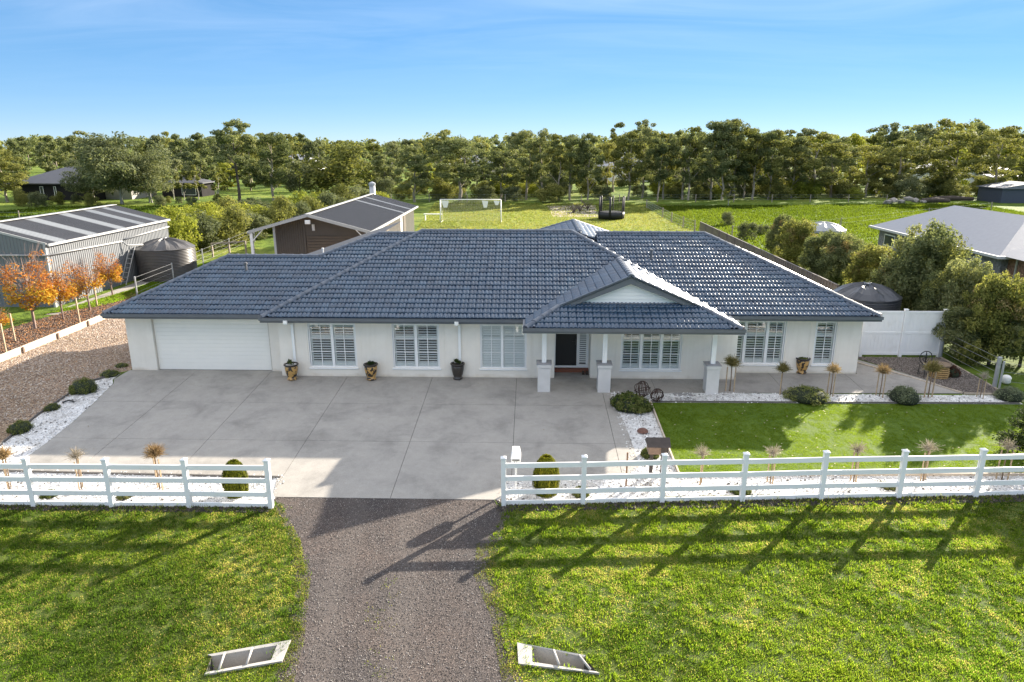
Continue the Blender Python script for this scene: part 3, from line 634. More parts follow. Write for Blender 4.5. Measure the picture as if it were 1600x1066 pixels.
# B: garage wing, and the taller hip D behind it in the same plane
roof_plane([(-16.6,26.05),(-6,26.05),(-6,30.03),(-13.19,30.03)], (-16.6,26.05), F_, 2.50, T, u0=.07)
roof_plane([(-16.6,26.05),(-13.19,30.03),(-16.6,34.0)], (-16.6,31), LF, 2.50, (zB-2.50)/3.41)
roof_plane([(-13.19,30.03),(-6,30.03),(-6,34.01),(-16.6,34.01)], (0,34.01), (0,-1), 2.50, T, tiles=False)
roof_plane([(-9.17,30.03),(-3.9,30.03),(-3.9,31.9),(-6.9,31.9)], (-16.6,26.05), F_, 2.50, T, u0=.07)
roof_plane([(-9.17,30.03),(-6.9,31.9),(-6.9,38),(-13,38),(-13,33.1)], (-9.17,31), LF, zB, (zD-zB)/2.27, tiles=False)
roof_plane([(-6.9,31.9),(-3.0,31.9),(-3.0,37.5),(-6.9,38)], (0,38.0), (0,-1), 2.3, .40, tiles=False)
# E: rear wing running back
roof_plane([(2.25,31.8),(2.25,37.1),(-3.7,43.05),(-3.7,31.8)], (-3.7,31.2), LF, 2.52, T, u0=.1)
roof_plane([(2.25,31.8),(8.2,31.8),(8.2,43.05),(2.25,37.1)], (8.2,31.2), RT, 2.52, T)
roof_plane([(2.25,37.1),(8.2,43.05),(-3.7,43.05)], (0,43.05), (0,-1), 2.52, T, tiles=False)
# porch with gablet
PZ, PT = 2.52, .43
roof_plane([(-.13,24.2),(7.57,24.2),(6.12,25.65),(1.32,25.65)], (-.13,24.2), F_, PZ, PT, u0=.05)
roof_plane([(-.13,24.2),(1.07,25.4),(-.13,25.4)], (-.13,24.2), LF, PZ, PT)
roof_plane([(-.13,25.4),(3.72,25.4),(3.72,29.52),(-.13,25.6)], (-.13,24.2), LF, PZ, PT)
roof_plane([(7.57,24.2),(7.57,25.4),(6.37,25.4)], (7.57,24.2), RT, PZ, PT)
roof_plane([(7.57,25.4),(7.57,25.6),(3.72,29.52),(3.72,25.4)], (7.57,24.2), RT, PZ, PT)

roof = part('roof', deck, flat('roof_underlay', (.03, .04, .06), .9), house)
FULL.sort(key=lambda M: (M.translation-Vector((0, 0, CAM_H))).length)
hl = W[house.name]
for M in FULL[:285]:
    o = bpy.data.objects.new('roof_tile', tile_me); COL.objects.link(o); o.parent = roof; o.matrix_local = Matrix.Translation(-hl) @ M
Vs = [np.array(REST_V)]; Fs = list(REST_F); base = len(REST_V); H4 = np.hstack([TV, np.ones((len(TV), 1))])
for M in FULL[285:]:
    Vs.append((H4 @ np.array(M).T)[:, :3]); Fs += [[k+base for k in f] for f in TF]; base += len(TV)
me = bpy.data.meshes.new('roof_tiles'); me.from_pydata([tuple(v) for v in (np.vstack(Vs)-np.array(hl))], [], Fs); me.materials.append(M_tile)
me.polygons.foreach_set('use_smooth', [True]*len(me.polygons)); me.update()
o = link(bpy.data.objects.new('roof_tiles', me), roof); W[o.name] = hl; tag(o, kind='stuff')
del Vs, Fs, REST_V, REST_F
# smooth-by-angle would be costly: sharp edges come from the lip geometry itself

# hip and ridge caps
cap_cache = {}
def cap_mesh(L_, rad=.115):
    k = (round(L_, 3), rad)
    if k in cap_cache: return cap_cache[k]
    V = []; F = []; n = 6
    for x, r_ in ((-.03, rad*.5), (-.03, rad*1.12), (.05, rad*1.12), (.05, rad), (L_, rad*.97)):
        for i in range(n+1):
            a = math.pi*i/n; V.append((x, -math.cos(a)*r_, math.sin(a)*r_*.8-.02))
    for q in range(4):
        for i in range(n): a = q*(n+1)+i; F.append((a, a+1, a+n+2, a+n+1))
    me = bpy.data.meshes.new('ridge_cap'); me.from_pydata(V, [], F); me.materials.append(M_cap); cap_cache[k] = me; return me
def caps(a, b, raise_=.045):
    a = Vector(a); b = Vector(b); d = b-a; n = max(1, round(d.length/.40)); L_ = d.length/n; d.normalize()
    s = d.cross(Vector((0,0,1))).normalized()*-1; u = d.cross(s); 
    if u.z < 0: s = -s; u = d.cross(s)
    for i in range(n):
        M = Matrix.Identity(4); p = a+d*L_*i+Vector((0,0,raise_))+u*random.uniform(-.004,.006)
        for k in range(3): M[k][0] = d[k]; M[k][1] = s[k]; M[k][2] = u[k]; M[k][3] = p[k]
        o = bpy.data.objects.new('ridge_cap', cap_mesh(L_)); COL.objects.link(o); o.parent = roof; o.matrix_local = Matrix.Translation(-hl) @ M
zP = PZ+PT*3.85
caps((-10.2,25.55,2.53), (-4.9,31.7,zA)); k_ = .62; caps((7.45-5.59*k_,25.55+6.15*k_,2.52+(zA-2.52)*k_), (1.86,31.7,zA)); caps((-4.9,31.7,zA), (1.86,31.7,zA))
caps((13.4,26.3,2.53), (7.92,32.15,zC)); caps((3.0,32.15,zC), (7.92,32.15,zC))
caps((-16.6,26.05,2.51), (-13.19,30.03,zB)); caps((-13.19,30.03,zB), (-9.17,30.03,zB)); caps((-9.17,30.03,zB), (-6.9,31.9,zD)); caps((-6.9,31.9,zD), (-4.8,31.9,zD))
caps((2.25,32.0,zE), (2.25,37.1,zE)); caps((2.25-2.4,39.5,zE-T*2.4), (2.25,37.1,zE)); caps((2.25+3,40.1,zE-T*3), (2.25,37.1,zE))
caps((-.13,24.2,PZ+.01), (1.07,25.4,PZ+PT*1.2)); caps((7.57,24.2,PZ+.01), (6.37,25.4,PZ+PT*1.2)); caps((3.72,25.4,zP), (3.72,29.4,zP))

# gablet: weatherboards, barges, sill flashing
gab = part('gable', MB().add([(1.45,25.66,3.12),(5.99,25.66,3.12),(3.72,25.66,zP-.1),(1.45,25.74,3.12),(5.99,25.74,3.12),(3.72,25.74,zP-.1)], [(0,1,2),(5,4,3),(0,3,4,1),(1,4,5,2),(2,5,3,0)]), M_white, house)
nb = 6; z0g, z1g = 3.15, zP-.17
for i in range(nb):
    za = z0g+(z1g-z0g)*i/nb; zb = z0g+(z1g-z0g)*(i+1)/nb-.012
    wa = (zP-.15-za)/PT; wb = max(.03, (zP-.15-zb)/PT)
    part('weatherboard', MB().add([(3.72-wa,25.622,za),(3.72+wa,25.622,za),(3.72+wb,25.638,zb),(3.72-wb,25.638,zb),(3.72-wa,25.66,za),(3.72+wa,25.66,za),(3.72+wb,25.66,zb),(3.72-wb,25.66,zb)],
        [(0,1,2,3),(0,4,5,1),(3,2,6,7),(0,3,7,4),(1,5,6,2)]), M_white, gab)
for s in (-1, 1):
    m = MB(); a = Vector((3.72+s*2.72, 25.42, zP-PT*2.72)); b = Vector((3.72, 25.42, zP)); dn = Vector((0, 0, -1))
    m.add([a+dn*.0, b, b+dn*.26, a+dn*.16, a+Vector((0,.04,0)), b+Vector((0,.04,0)), b+Vector((0,.04,-.26)), a+Vector((0,.04,-.16))], [(0,1,2,3),(7,6,5,4),(0,4,5,1),(3,2,6,7),(0,3,7,4),(1,5,6,2)])
    part('barge_board', m, M_gutter, house)
    m = MB(); m.add([(3.72+s*2.5,25.46,zP-PT*2.5-.10),(3.72,25.46,zP-.10),(3.72,25.64,zP-.10),(3.72+s*2.5,25.64,zP-PT*2.5-.10)], [(0,1,2,3)])
    part('barge_soffit', m, M_gutter, house)
    m = MB().bar((3.72+s*2.62, 25.40, zP-PT*2.62+.05), (3.72+s*.02, 25.40, zP+.05), .10, .05); part('verge_trim', m, M_cap, house)
part('flashing', MB().bbox(1.35, 25.50, 3.07, 6.09, 25.62, 3.17, .01), M_gutter, house)

# gutters and fascias (front runs end to end, the returns butt against them)
def gutter(x0, y0, x1, y1, z=2.42, w=.11):
    m = MB()
    if abs(y1-y0) < 1e-6: m.box(x0, y0-w, z, x1, y0-w+.012, z+.115).box(x0, y0-w+.012, z, x1, y0, z+.012).box(x0, y0-.004, z-.10, x1, y0+.02, z+.10).box(x0, y0-w-.012, z+.105, x1, y0-w, z+.12)
    else: m.box(min(x0,x1)-.0, y0, z, min(x0,x1)+w, y1, z+.115)
    part('gutter', m, M_gutter, house)
gutter(-10.3, 25.55, 0.3, 25.55); gutter(-16.7, 26.05, -10.3, 26.05); gutter(7.2, 26.3, 13.5, 26.3, 2.425); gutter(-.25, 24.2, 7.69, 24.2, 2.44)
gutter(-10.31, 25.56, -10.31, 26.04); gutter(-16.71, 26.06, -16.71, 33.3); gutter(13.4, 26.31, 13.4, 37.1, 2.424); gutter(-.25, 24.21, -.25, 25.43, 2.44); gutter(7.58, 24.21, 7.58, 26.18, 2.44)
# ceilings and eave linings
for i, (a, b, c, d) in enumerate(((-16.58, 26.08, -9.86, 33.9), (-10.18, 25.58, 7.4, 36.7), (3.1, 26.33, 13.36, 37.0), (-.1, 24.23, 7.54, 26.3), (-2.9, 30, 7.4, 42.2))):
    z = 2.385+i*.006; part('eave_lining', MB().box(a, b, z, c, d, z+.004), M_soffit, house)

# walls
def wall(x0, x1, y, z0, z1, th, holes, mat=None):
    """front wall with rectangular openings (x0,x1,z0,z1)"""
    m = MB(); xc = sorted(set([x0, x1]+[h[0] for h in holes]+[h[1] for h in holes])); zc = sorted(set([z0, z1]+[h[2] for h in holes]+[h[3] for h in holes]))
    for i in range(len(xc)-1):
        for j in range(len(zc)-1):
            cx_, cz = (xc[i]+xc[i+1])/2, (zc[j]+zc[j+1])/2
            if any(h[0] < cx_ < h[1] and h[2] < cz < h[3] for h in holes): continue
            m.box(xc[i], y, zc[j], xc[i+1], y+th, zc[j+1])
    bm = bmesh.new(); me = bpy.data.meshes.new('t'); me.from_pydata(m.v, [], m.f); bm.from_mesh(me); bpy.data.meshes.remove(me)
    bmesh.ops.remove_doubles(bm, verts=bm.verts[:], dist=1e-4)
    # drop the inner faces between neighbouring cells
    seen = {}
    for f in bm.faces: seen.setdefault(tuple(sorted(v.index for v in f.verts)), []).append(f)
    bmesh.ops.delete(bm, geom=[f for fs in seen.values() if len(fs) > 1 for f in fs], context='FACES')
    bm.verts.index_update(); r_ = MB(); r_.add([v.co[:] for v in bm.verts], [[v.index for v in f.verts] for f in bm.faces]); bm.free()
    return part('wall', r_, mat or M_wall, house)
def wx(px, y): return by(px, 540, y).x
Wn = {}
yA, yC, yG = 26.10, 26.95, 26.62
ZB = -.02
def win_rect(pxl, pxr, pyt, pyb, y): return (by(pxl, (pyt+pyb)/2, y).x, by(pxr, (pyt+pyb)/2, y).x, by((pxl+pxr)/2, pyb, y).z, by((pxl+pxr)/2, pyt, y).z)
w1 = win_rect(483, 556, 504, 573, yA); w2 = win_rect(614, 686, 504, 574, yA); w3 = win_rect(751, 822, 505, 574, yA)
w4 = win_rect(971, 1065, 504, 574, yA); w5 = win_rect(1133, 1226, 501, 565, yC); w6 = win_rect(1273, 1305, 502, 566, yC)
zt, zb = 2.16, .38
W1 = (w1[0], w1[1], zb, zt); W2 = (w2[0], w2[1], zb, zt); W3 = (w3[0], w3[1], zb, zt); W4 = (w4[0], w4[1], zb, zt); W5 = (w5[0], w5[1], zb, zt); W6 = (w6[0], w6[1], zb, zt)
REC0, REC1 = 0.98, 2.38
wall(-9.83, REC0, yA, ZB, 2.39, .2, [W1, W2, W3])
wall(REC1, 8.02, yA, ZB, 2.39, .2, [W4])
wall(8.02, 13.1, yC, ZB, 2.39, .2, [W5, W6])
GX0, GX1 = -15.12, -10.40
wall(-16.17, -9.83-.001, yG, ZB, 2.39, .2, [(GX0, GX1, ZB, 2.27)])
ms = MB().box(-9.83, yA+.2, ZB, -9.63, yG+.2, 2.388).box(8.02-.2, yA+.2, ZB, 8.02, yC+.2, 2.388).box(-16.17, yG+.2, ZB, -15.97, 33, 2.388).box(12.9, yC+.2, ZB, 13.1, 36.8, 2.388).box(-16.17, 33, ZB, 13.1, 33.2, 2.388)
ms.box(REC0-.2, yA+.2, ZB, REC0, 27.35, 2.388).box(REC1, yA+.2, ZB, REC1+.2, 27.35, 2.388)
part('side_walls', ms, M_wall, house)
part('interior', MB().box(-9.6, 29.0, .0, 12.9, 29.1, 2.38).box(-15.9, 29.3, 0, -9.7, 29.4, 2.38).box(-15.9, 27.0, -.01, 12.8, 29, .012), M_int, house)
# doorway
part('step', MB().bbox(REC0, 26.75, .03, REC1, 26.95, .17, .004), M_brick, house)
dfr = part('door_frame', MB().box(REC0, 27.0, .17, REC0+.07, 27.08, 2.38).box(1.90, 27.0, .17, 1.97, 27.08, 2.38).box(REC1-.06, 27.0, .17, REC1, 27.08, 2.38).box(REC0+.07, 27.0, .17, 1.90, 27.08, .24).box(1.97, 27.0, .17, REC1-.06, 27.08, .30).box(REC0, 26.95, .13, REC1, 27.0, .17).box(1.97, 27.0, 1.60, REC1-.06, 27.08, 1.70), M_white, house)
sdoor = part('door', MB().box(REC0+.07, 27.02, .24, 1.90, 27.06, 2.36), flat('security_mesh', (.018, .017, .016), .7, .3, 60), house, 'charcoal mesh security door in a white frame')
part('handle', MB().bbox(1.83, 26.98, 1.12, 1.865, 27.02, 1.36, .005).tube([(1.82, 26.965, 1.26), (1.72, 26.955, 1.26)], .012, 6), flat('handle_black', (.02, .02, .02), .3), sdoor)
lv = MB()
for k in range(22):
    z = .36+k*.087
    if 1.55 < z < 1.72: continue
    lv.add([(2.02,27.05,z),(2.28,27.05,z),(2.28,27.085,z+.045),(2.02,27.085,z+.045),(2.02,27.058,z-.006),(2.28,27.058,z-.006),(2.28,27.093,z+.039),(2.02,27.093,z+.039)], [(0,1,2,3),(7,6,5,4),(0,4,5,1),(3,2,6,7)])
part('louvres', lv, M_shut, dfr, kind='stuff'); part('stile', MB().box(1.97,27.04,.30,2.02,27.09,2.38).box(2.28,27.04,.30,2.32,27.09,2.38), M_shut, dfr)
part('interior_wall', MB().box(REC0, 27.6, .1, REC1, 27.65, 2.38), M_int, house)

def window(rect, y, n, closed=(), wide=None):
    x0, x1, z0, z1 = rect; fw = .055
    ws = wide or [1]*n; tot = sum(ws); cuts = [x0+(x1-x0)*sum(ws[:i])/tot for i in range(n+1)]
    f = MB().box(x0, y+.03, z0, x0+fw, y+.11, z1).box(x1-fw, y+.03, z0, x1, y+.11, z1).box(x0+fw, y+.03, z1-fw, x1-fw, y+.11, z1).box(x0+fw, y+.03, z0, x1-fw, y+.11, z0+fw)
    for c in cuts[1:-1]: f.box(c-.05, y+.025, z0+fw, c+.05, y+.115, z1-fw)
    wn = part('window', f, M_white, house)
    part('sill', MB().bbox(x0-.06, y-.06, z0-.06, x1+.06, y+.03, z0-.005, .008), M_white, wn)
    b = .22; s = MB()
    s.box(x0-b, y-.014, z0-b, x1+b, y-.0005, z0-.065).box(x0-b, y-.014, z0-.065, x0-.065, y-.0005, 2.37).box(x1+.065, y-.014, z0-.065, x1+b, y-.0005, 2.37)
    part('render_band', s, M_band, wn)
    part('reveal_trim', MB().box(x0-.02, y-.004, z0, x0, y+.03, z1).box(x1, y-.004, z0, x1+.02, y+.03, z1).box(x0, y-.004, z1, x1, y+.03, z1+.02), M_white, wn)
    for i in range(n):
        a = cuts[i]+(fw if i == 0 else .05); c = cuts[i+1]-(fw if i == n-1 else .05)
        part('pane', MB().box(a, y+.075, z0+fw, c, y+.081, z1-fw), M_glass, wn)
        h = z1-z0-2*fw; g = MB(); zc = [z0+fw+h*.345, z0+fw+h*.675]; mid_ = (a+c)/2
        g.box(mid_-.014, y+.05, z0+fw, mid_+.014, y+.073, z1-fw)
        for z in zc: g.box(a, y+.052, z-.014, mid_-.014, y+.073, z+.014).box(mid_+.014, y+.052, z-.014, c, y+.073, z+.014)
        part('glazing_bars', g, M_white, wn)
        # plantation shutter behind the glass
        ym = y+(.115 if i not in closed else .095); fr = MB().box(a+.002, ym, z0+fw, a+.05, ym+.03, z1-fw).box(c-.05, ym, z0+fw, c-.002, ym+.03, z1-fw).box(a+.05, ym, z0+fw, c-.05, ym+.03, z0+fw+.13).box(a+.05, ym, z0+fw+h*.68, c-.05, ym+.03, z0+fw+h*.74).box(a+.05, ym, z1-fw-.04, c-.05, ym+.03, z1-fw)
        part('shutter_frame', fr, M_shut, wn)
        lv = MB(); k = 0; z = z0+fw+.14; op = i not in closed
        while z < z1-fw-.06:
            if not (z0+fw+h*.655 < z < z0+fw+h*.735):
                if op: dz, dy = .034, .045
                else: dz, dy = .085, .012
                lv.add([(a+.05,ym-.01,z),(c-.05,ym-.01,z),(c-.05,ym-.01+dy,z+dz),(a+.05,ym-.01+dy,z+dz),(a+.05,ym-.01,z+.008),(c-.05,ym-.01,z+.008),(c-.05,ym-.01+dy,z+dz+.008),(a+.05,ym-.01+dy,z+dz+.008)], [(3,2,1,0),(4,5,6,7),(0,1,5,4),(7,6,2,3)])
            z += .102
        part('louvres', lv, M_shut, wn, kind='stuff')
    return wn
window(W1, yA, 2); window(W2, yA, 2); window(W3, yA, 2, closed=(0, 1), wide=[.9, 1]); window(W4, yA, 3); window(W5, yC, 3, wide=[.9, 1, .8]); window(W6, yC, 1)

# garage door: horizontal ribbed slats
gd = part('garage_door', MB().box(GX0, yG+.16, 0, GX1, yG+.19, 2.27), M_joint, house)
nsl = 14; hs = 2.27/nsl
for i in range(nsl):
    part('slat', MB().bbox(GX0+.005, yG+.11, i*hs+.002, GX1-.005, yG+.159, (i+1)*hs-.001, .006), M_door, gd)
for gx_ in (GX0-.001, GX1-.03): part('garage_reveal', MB().box(gx_, yG-.004, 0, gx_+.031, yG+.11, 2.27), flat('reveal_tan', (.60, .55, .48), .8, .03), house)
part('door_seal', MB().box(GX0, yG+.10, .0, GX1, yG+.108, .035), M_joint, gd)

# porch piers, posts, beam
for px in (849, 943, 1112):
    x = by(px, 600, 24.76).x+.02; y = 24.95
    pr = part('porch_pier', MB().bbox(x-.235, y-.235, -.10, x+.235, y+.235, .87, .006), M_pier, house)
    part('pier_cap', MB().bbox(x-.27, y-.27, .87, x+.27, y+.27, 1.0, .01), M_pier, pr)
    part('cap_slab', MB().bbox(x-.285, y-.285, 1.0, x+.285, y+.285, 1.03, .006), flat('cap_grey', (.30, .30, .31), .8, .1), pr)
    part('post', MB().bbox(x-.085, y-.085, 1.03, x+.085, y+.085, 2.36, .006), M_white, pr)
part('porch_beam', MB().box(.0, 24.32, 2.30, 7.45, 24.40, 2.385), M_soffit, house)
# downpipes
for px in (455, 716):
    x = by(px, 520, yA-.1).x; m = MB().bbox(x-.065, 25.46, 2.27, x+.065, 25.56, 2.415, .006).bar((x, 25.51, 2.29), (x+.03, yA-.06, 2.16), .07, .06).box(x-.01, yA-.085, .06, x+.09, yA-.02, 2.19)
    part('downpipe', m, M_white, house)
    part('rainhead', MB().bbox(x-.075, 25.405, 2.30, x+.075, 25.44, 2.44, .006), M_white, house)
for x_, y_ in ((-12.0, 28.9), (5.2, 30.0)): part('roof_vent', MB().lathe([(.05, -.1), (.05, .32), (.08, .33), (.07, .40), (.0, .41)], 10, (x_, y_, 2.5+T*(y_-26.05))), flat('vent_grey', (.12,.12,.13), .5), house)
# security light on the eave
m = MB().lathe([(.01,0),(.05,.01),(.05,.06),(.03,.09)], 10, (by(646,505,25.7).x, 25.72, 2.28)); part('eave_light', m, M_white, house)
part('vent_pipe', MB().lathe([(.03,0),(.03,.45),(.05,.45),(.05,.5),(.0,.5)], 8, (-9.3, 31.0, 3.9)), M_white, house)
part('vent_pipe', MB().lathe([(.14,0),(.14,.35),(.17,.36),(.15,.45),(.0,.47)], 10, (-2.55, 33.2, 4.35)), flat('vent_grey', (.12,.12,.13), .5), house)
# ================================================================== FENCES
def pvc_mat():
    m, n, l, b = node_mat('white_pvc'); v = pos(n, l); f = noise(n, l, v, 1.8, 5, .65); g = noise(n, l, v, 24, 4, .6)
    r = ramp(n, [(.30, (.80, .79, .77)), (.46, (.87, .865, .86)), (.7, (.88, .88, .88))]); l(f, r.inputs[0]); q = ramp(n, [(.20, (.72, .69, .62)), (.30, (1, 1, 1))]); l(g, q.inputs[0])
    l(mixc(n, l, 1.0, r.outputs[0], q.outputs[0], 'MULTIPLY'), b.inputs['Base Color']); b.inputs['Roughness'].default_value = .4; return m
M_pvc = pvc_mat()
def pvc_fence(pts, label, ends):
    t = thing('rail_fence', label, 'fence', (pts[0][0], pts[0][1], gz(pts[0][1])))
    tops = []
    for x, y in pts:
        z = gz(y); p = part('post', MB().bbox(x-.064, y-.064, z-.15, x+.064, y+.064, z+1.40, .006), M_pvc, t)
        m = MB(); m.add([(x+a*.078, y+b*.078, z+1.40) for a, b in ((-1,-1),(1,-1),(1,1),(-1,1))]+[(x+a*.078, y+b*.078, z+1.43) for a, b in ((-1,-1),(1,-1),(1,1),(-1,1))]+[(x, y, z+1.475)],
            [(3,2,1,0),(0,1,5,4),(1,2,6,5),(2,3,7,6),(3,0,4,7),(4,5,8),(5,6,8),(6,7,8),(7,4,8)]); part('cap', m, M_pvc, p)
    for (a, b) in zip(pts[:-1], pts[1:]):
        for h in (1.19, .81, .41): part('rail', MB().bar((a[0]+.064, a[1], gz(a[1])+h), (b[0]-.064, b[1], gz(b[1])+h), .04, .14), M_pvc, t)
        part('plinth_board', MB().bar((a[0]+.064, a[1]+.03, gz(a[1])+.05), (b[0]-.064, b[1]+.03, gz(b[1])+.05), .045, .17), M_pvc, t)
    return t
LP = [G(px, py) for px, py in ((-68, 792), (53, 792), (175, 793), (297, 793), (424, 794))]
LP = [(LP[i][0], 16.72+i*.02) for i in range(5)]
RP = [G(*p) for p in ((787,790),(911,788),(1034,785),(1159,783),(1282,780),(1403,778),(1523,776))]; RP.append((RP[-1][0]+2.17, RP[-1][1]+.13)); RP.append((RP[-1][0]+2.17, RP[-1][1]+.13))
pvc_fence(LP, 'white three-rail fence on the street side of the driveway, left of the gravel track', 0)
pvc_fence(RP, 'white three-rail fence in front of the clipped lawn, right of the gravel track', 0)

# white privacy fence beside the house
t = thing('privacy_fence', 'tall white panel fence closing the gap right of the house', 'fence', (14.2, 29.4, 0))
for x in (13.25, 14.35, 16.05, 17.72):
    p = part('post', MB().bbox(x-.065, 29.335, -.05, x+.065, 29.465, 2.08, .006), M_pvc, t); part('cap', MB().bbox(x-.08, 29.32, 2.08, x+.08, 29.48, 2.12, .01), M_pvc, p)
for a, b in ((13.32, 14.28), (14.42, 15.98), (16.12, 17.65)):
    for z0, z1 in ((.08, .20), (1.02, 1.12), (1.93, 2.03)): part('rail', MB().bbox(a, 29.37, z0, b, 29.43, z1, .005), M_pvc, t)
    n = round((b-a)/.155); s = (b-a)/n
    for i in range(n):
        for z0, z1 in ((.20, 1.02), (1.12, 1.93)): part('board', MB().bbox(a+i*s+.002, 29.385, z0, a+(i+1)*s-.002, 29.415, z1, .003), M_pvc, t)
# brown steel panel fence along the right side of the yard
M_cb = flat('steel_fence_brown', (.16, .135, .12), .55, .06, 1.5)
t = thing('panel_fence', 'long grey-brown steel panel fence running back behind the right roof end', 'fence', (16.12, 30, 0))
y = 36.4; k = 0
while y < 65:
    y1 = y+2.38; m = MB(); n = 12
    for i in range(n):
        a = y+.04+(y1-y-.08)*i/n; b = y+.04+(y1-y-.08)*(i+1)/n; o = .0 if i % 2 else .03
        m.box(16.10+o, a, .06, 16.125+o, b, 1.74)
    part('panel', m, M_cb, t); part('post', MB().box(16.07, y-.035, 0, 16.19, y+.035, 1.8), M_cb, t); part('top_rail', MB().box(16.08, y+.04, 1.74, 16.17, y1-.04, 1.79), M_cb, t)
    y = y1
# wire and post fences
M_galv = flat('galvanised', (.42, .43, .44), .45, .1, 5, metal=.4)
M_post = flat('weathered_post', (.30, .25, .20), .85, .25, 6)
def wire_fence(pts, h, label, mat, wires=(.3, .6, .9, 1.15), w=.06, mesh=False, group=None, wr=.006, name='wire_fence'):
    t = thing(name, label, 'fence', (*pts[0], gz(pts[0][1])), group)
    for x, y in pts:
        part('post', MB().lathe([(w/2, -.05), (w/2, h), (w*.3, h+.02)], 8, (x, y, gz(y))), mat, t)
    m = MB()
    for a, b in zip(pts[:-1], pts[1:]):
        for z in wires: m.bar((*a, gz(a[1])+z), (*b, gz(b[1])+z), wr*2)
        if mesh:
            n = int(math.hypot(b[0]-a[0], b[1]-a[1])/.15)
            for i in range(1, n): s = i/n; x = a[0]+(b[0]-a[0])*s; y = a[1]+(b[1]-a[1])*s; m.box(x-.002, y-.002, gz(y)+.05, x+.002, y+.002, gz(y)+wires[-1])
    part('wires', m, M_galv, t, kind='stuff'); return t
wire_fence([(-23.6, 40.5), (-23.87, 45.5), (-24.78, 51.9), (-25.3, 58), (-25.9, 65)], 1.25, 'thin wire boundary fence with grey posts left of the garage roof', M_galv, (.3,.6,.9,1.2), .10, False, wr=.004)
gp = wire_fence([(17.73, 25.6), (17.73, 29.3)], 1.2, 'thick galvanised post and wires at the right corner of the brown gravel', M_galv, (.3, .6, .9, 1.15), .16, False, wr=.004)
wire_fence([(17.78, 25.4), (20.6, 24.4), (24.5, 23.2)], 1.1, 'low wire fence running right from the galvanised corner post', M_galv, (.35, .7, 1.05), .08, wr=.004)
wire_fence([G(1085,362), G(1067,356), G(1049,348), G(1035,340), G(1010,325)], 1.2, 'mesh fence with timber posts dividing the back lawn from the right paddock', M_post, (.2,.5,.8,1.1), .14, True)
wire_fence([(x, 112+.02*x) for x in range(-22, 62, 6)], 1.2, 'far wire fence with timber posts under the row of tall gums', M_post, (.4,.8,1.15), .14)
wire_fence([(20, 70), (34, 78), (50, 90), (64, 100)], 1.1, 'sparse post and wire fence across the right paddock', M_post, (.5, 1.0), .12)
wire_fence([(x, 84-.1*(x+75)) for x in (-75, -68, -61, -54, -47, -40)], 1.2, 'post and wire fence across the left paddock in front of the spreading trees', M_post, (.5,1.0), .12)
# timber rail beside the hedge
t = thing('hitching_rail', 'short timber rail fence by the hedge behind the left water tank', 'fence', (*G(333,402), 0))
a = G(333, 402); b = G(385, 398)
for s in (0, .5, 1): x = a[0]+(b[0]-a[0])*s; y = a[1]+(b[1]-a[1])*s; part('post', MB().box(x-.06, y-.06, 0, x+.06, y+.06, 1.15), M_post, t)
part('rail', MB().bar((*a, 1.1), (*b, 1.1), .06, .12), M_post, t)

# ================================================================== SHEDS AND FAR BUILDINGS
M_shedw = flat('shed_zinc_cladding', (.185, .195, .205), .5, .05, 1.2, metal=.1)
M_shedr = flat('shed_roof_dark', (.075, .075, .08), .45, .08, 1.5)
M_sky_ = flat('skylight_sheet', (.36, .37, .37), .4, .04, 2)
M_trim = flat('shed_trim', (.42, .42, .41), .5, .05, 2)
def corr_wall(m, a, b, z0, z1, pitch=.19, dep=.025, top=None):
    a = Vector(a); b = Vector(b); d = b-a; L_ = d.length; d.normalize(); nrm = Vector((d.y, -d.x)); n = max(2, int(L_/pitch)); vs = []; 
    prof = [(0, 0), (.55, 0), (.65, 1), (.9, 1)]
    for i in range(n):
        for f, o in prof:
            s = (i+f)/n*L_; p = a+d*s+nrm*o*dep; zt_ = z1 if top is None else top(s/L_); vs += [(p.x, p.y, z0), (p.x, p.y, zt_)]
    p = b; vs += [(p.x, p.y, z0), (p.x, p.y, z1 if top is None else top(1))]
    k = len(vs)//2; m.add(vs, [(2*i, 2*i+2, 2*i+3, 2*i+1) for i in range(k-1)])
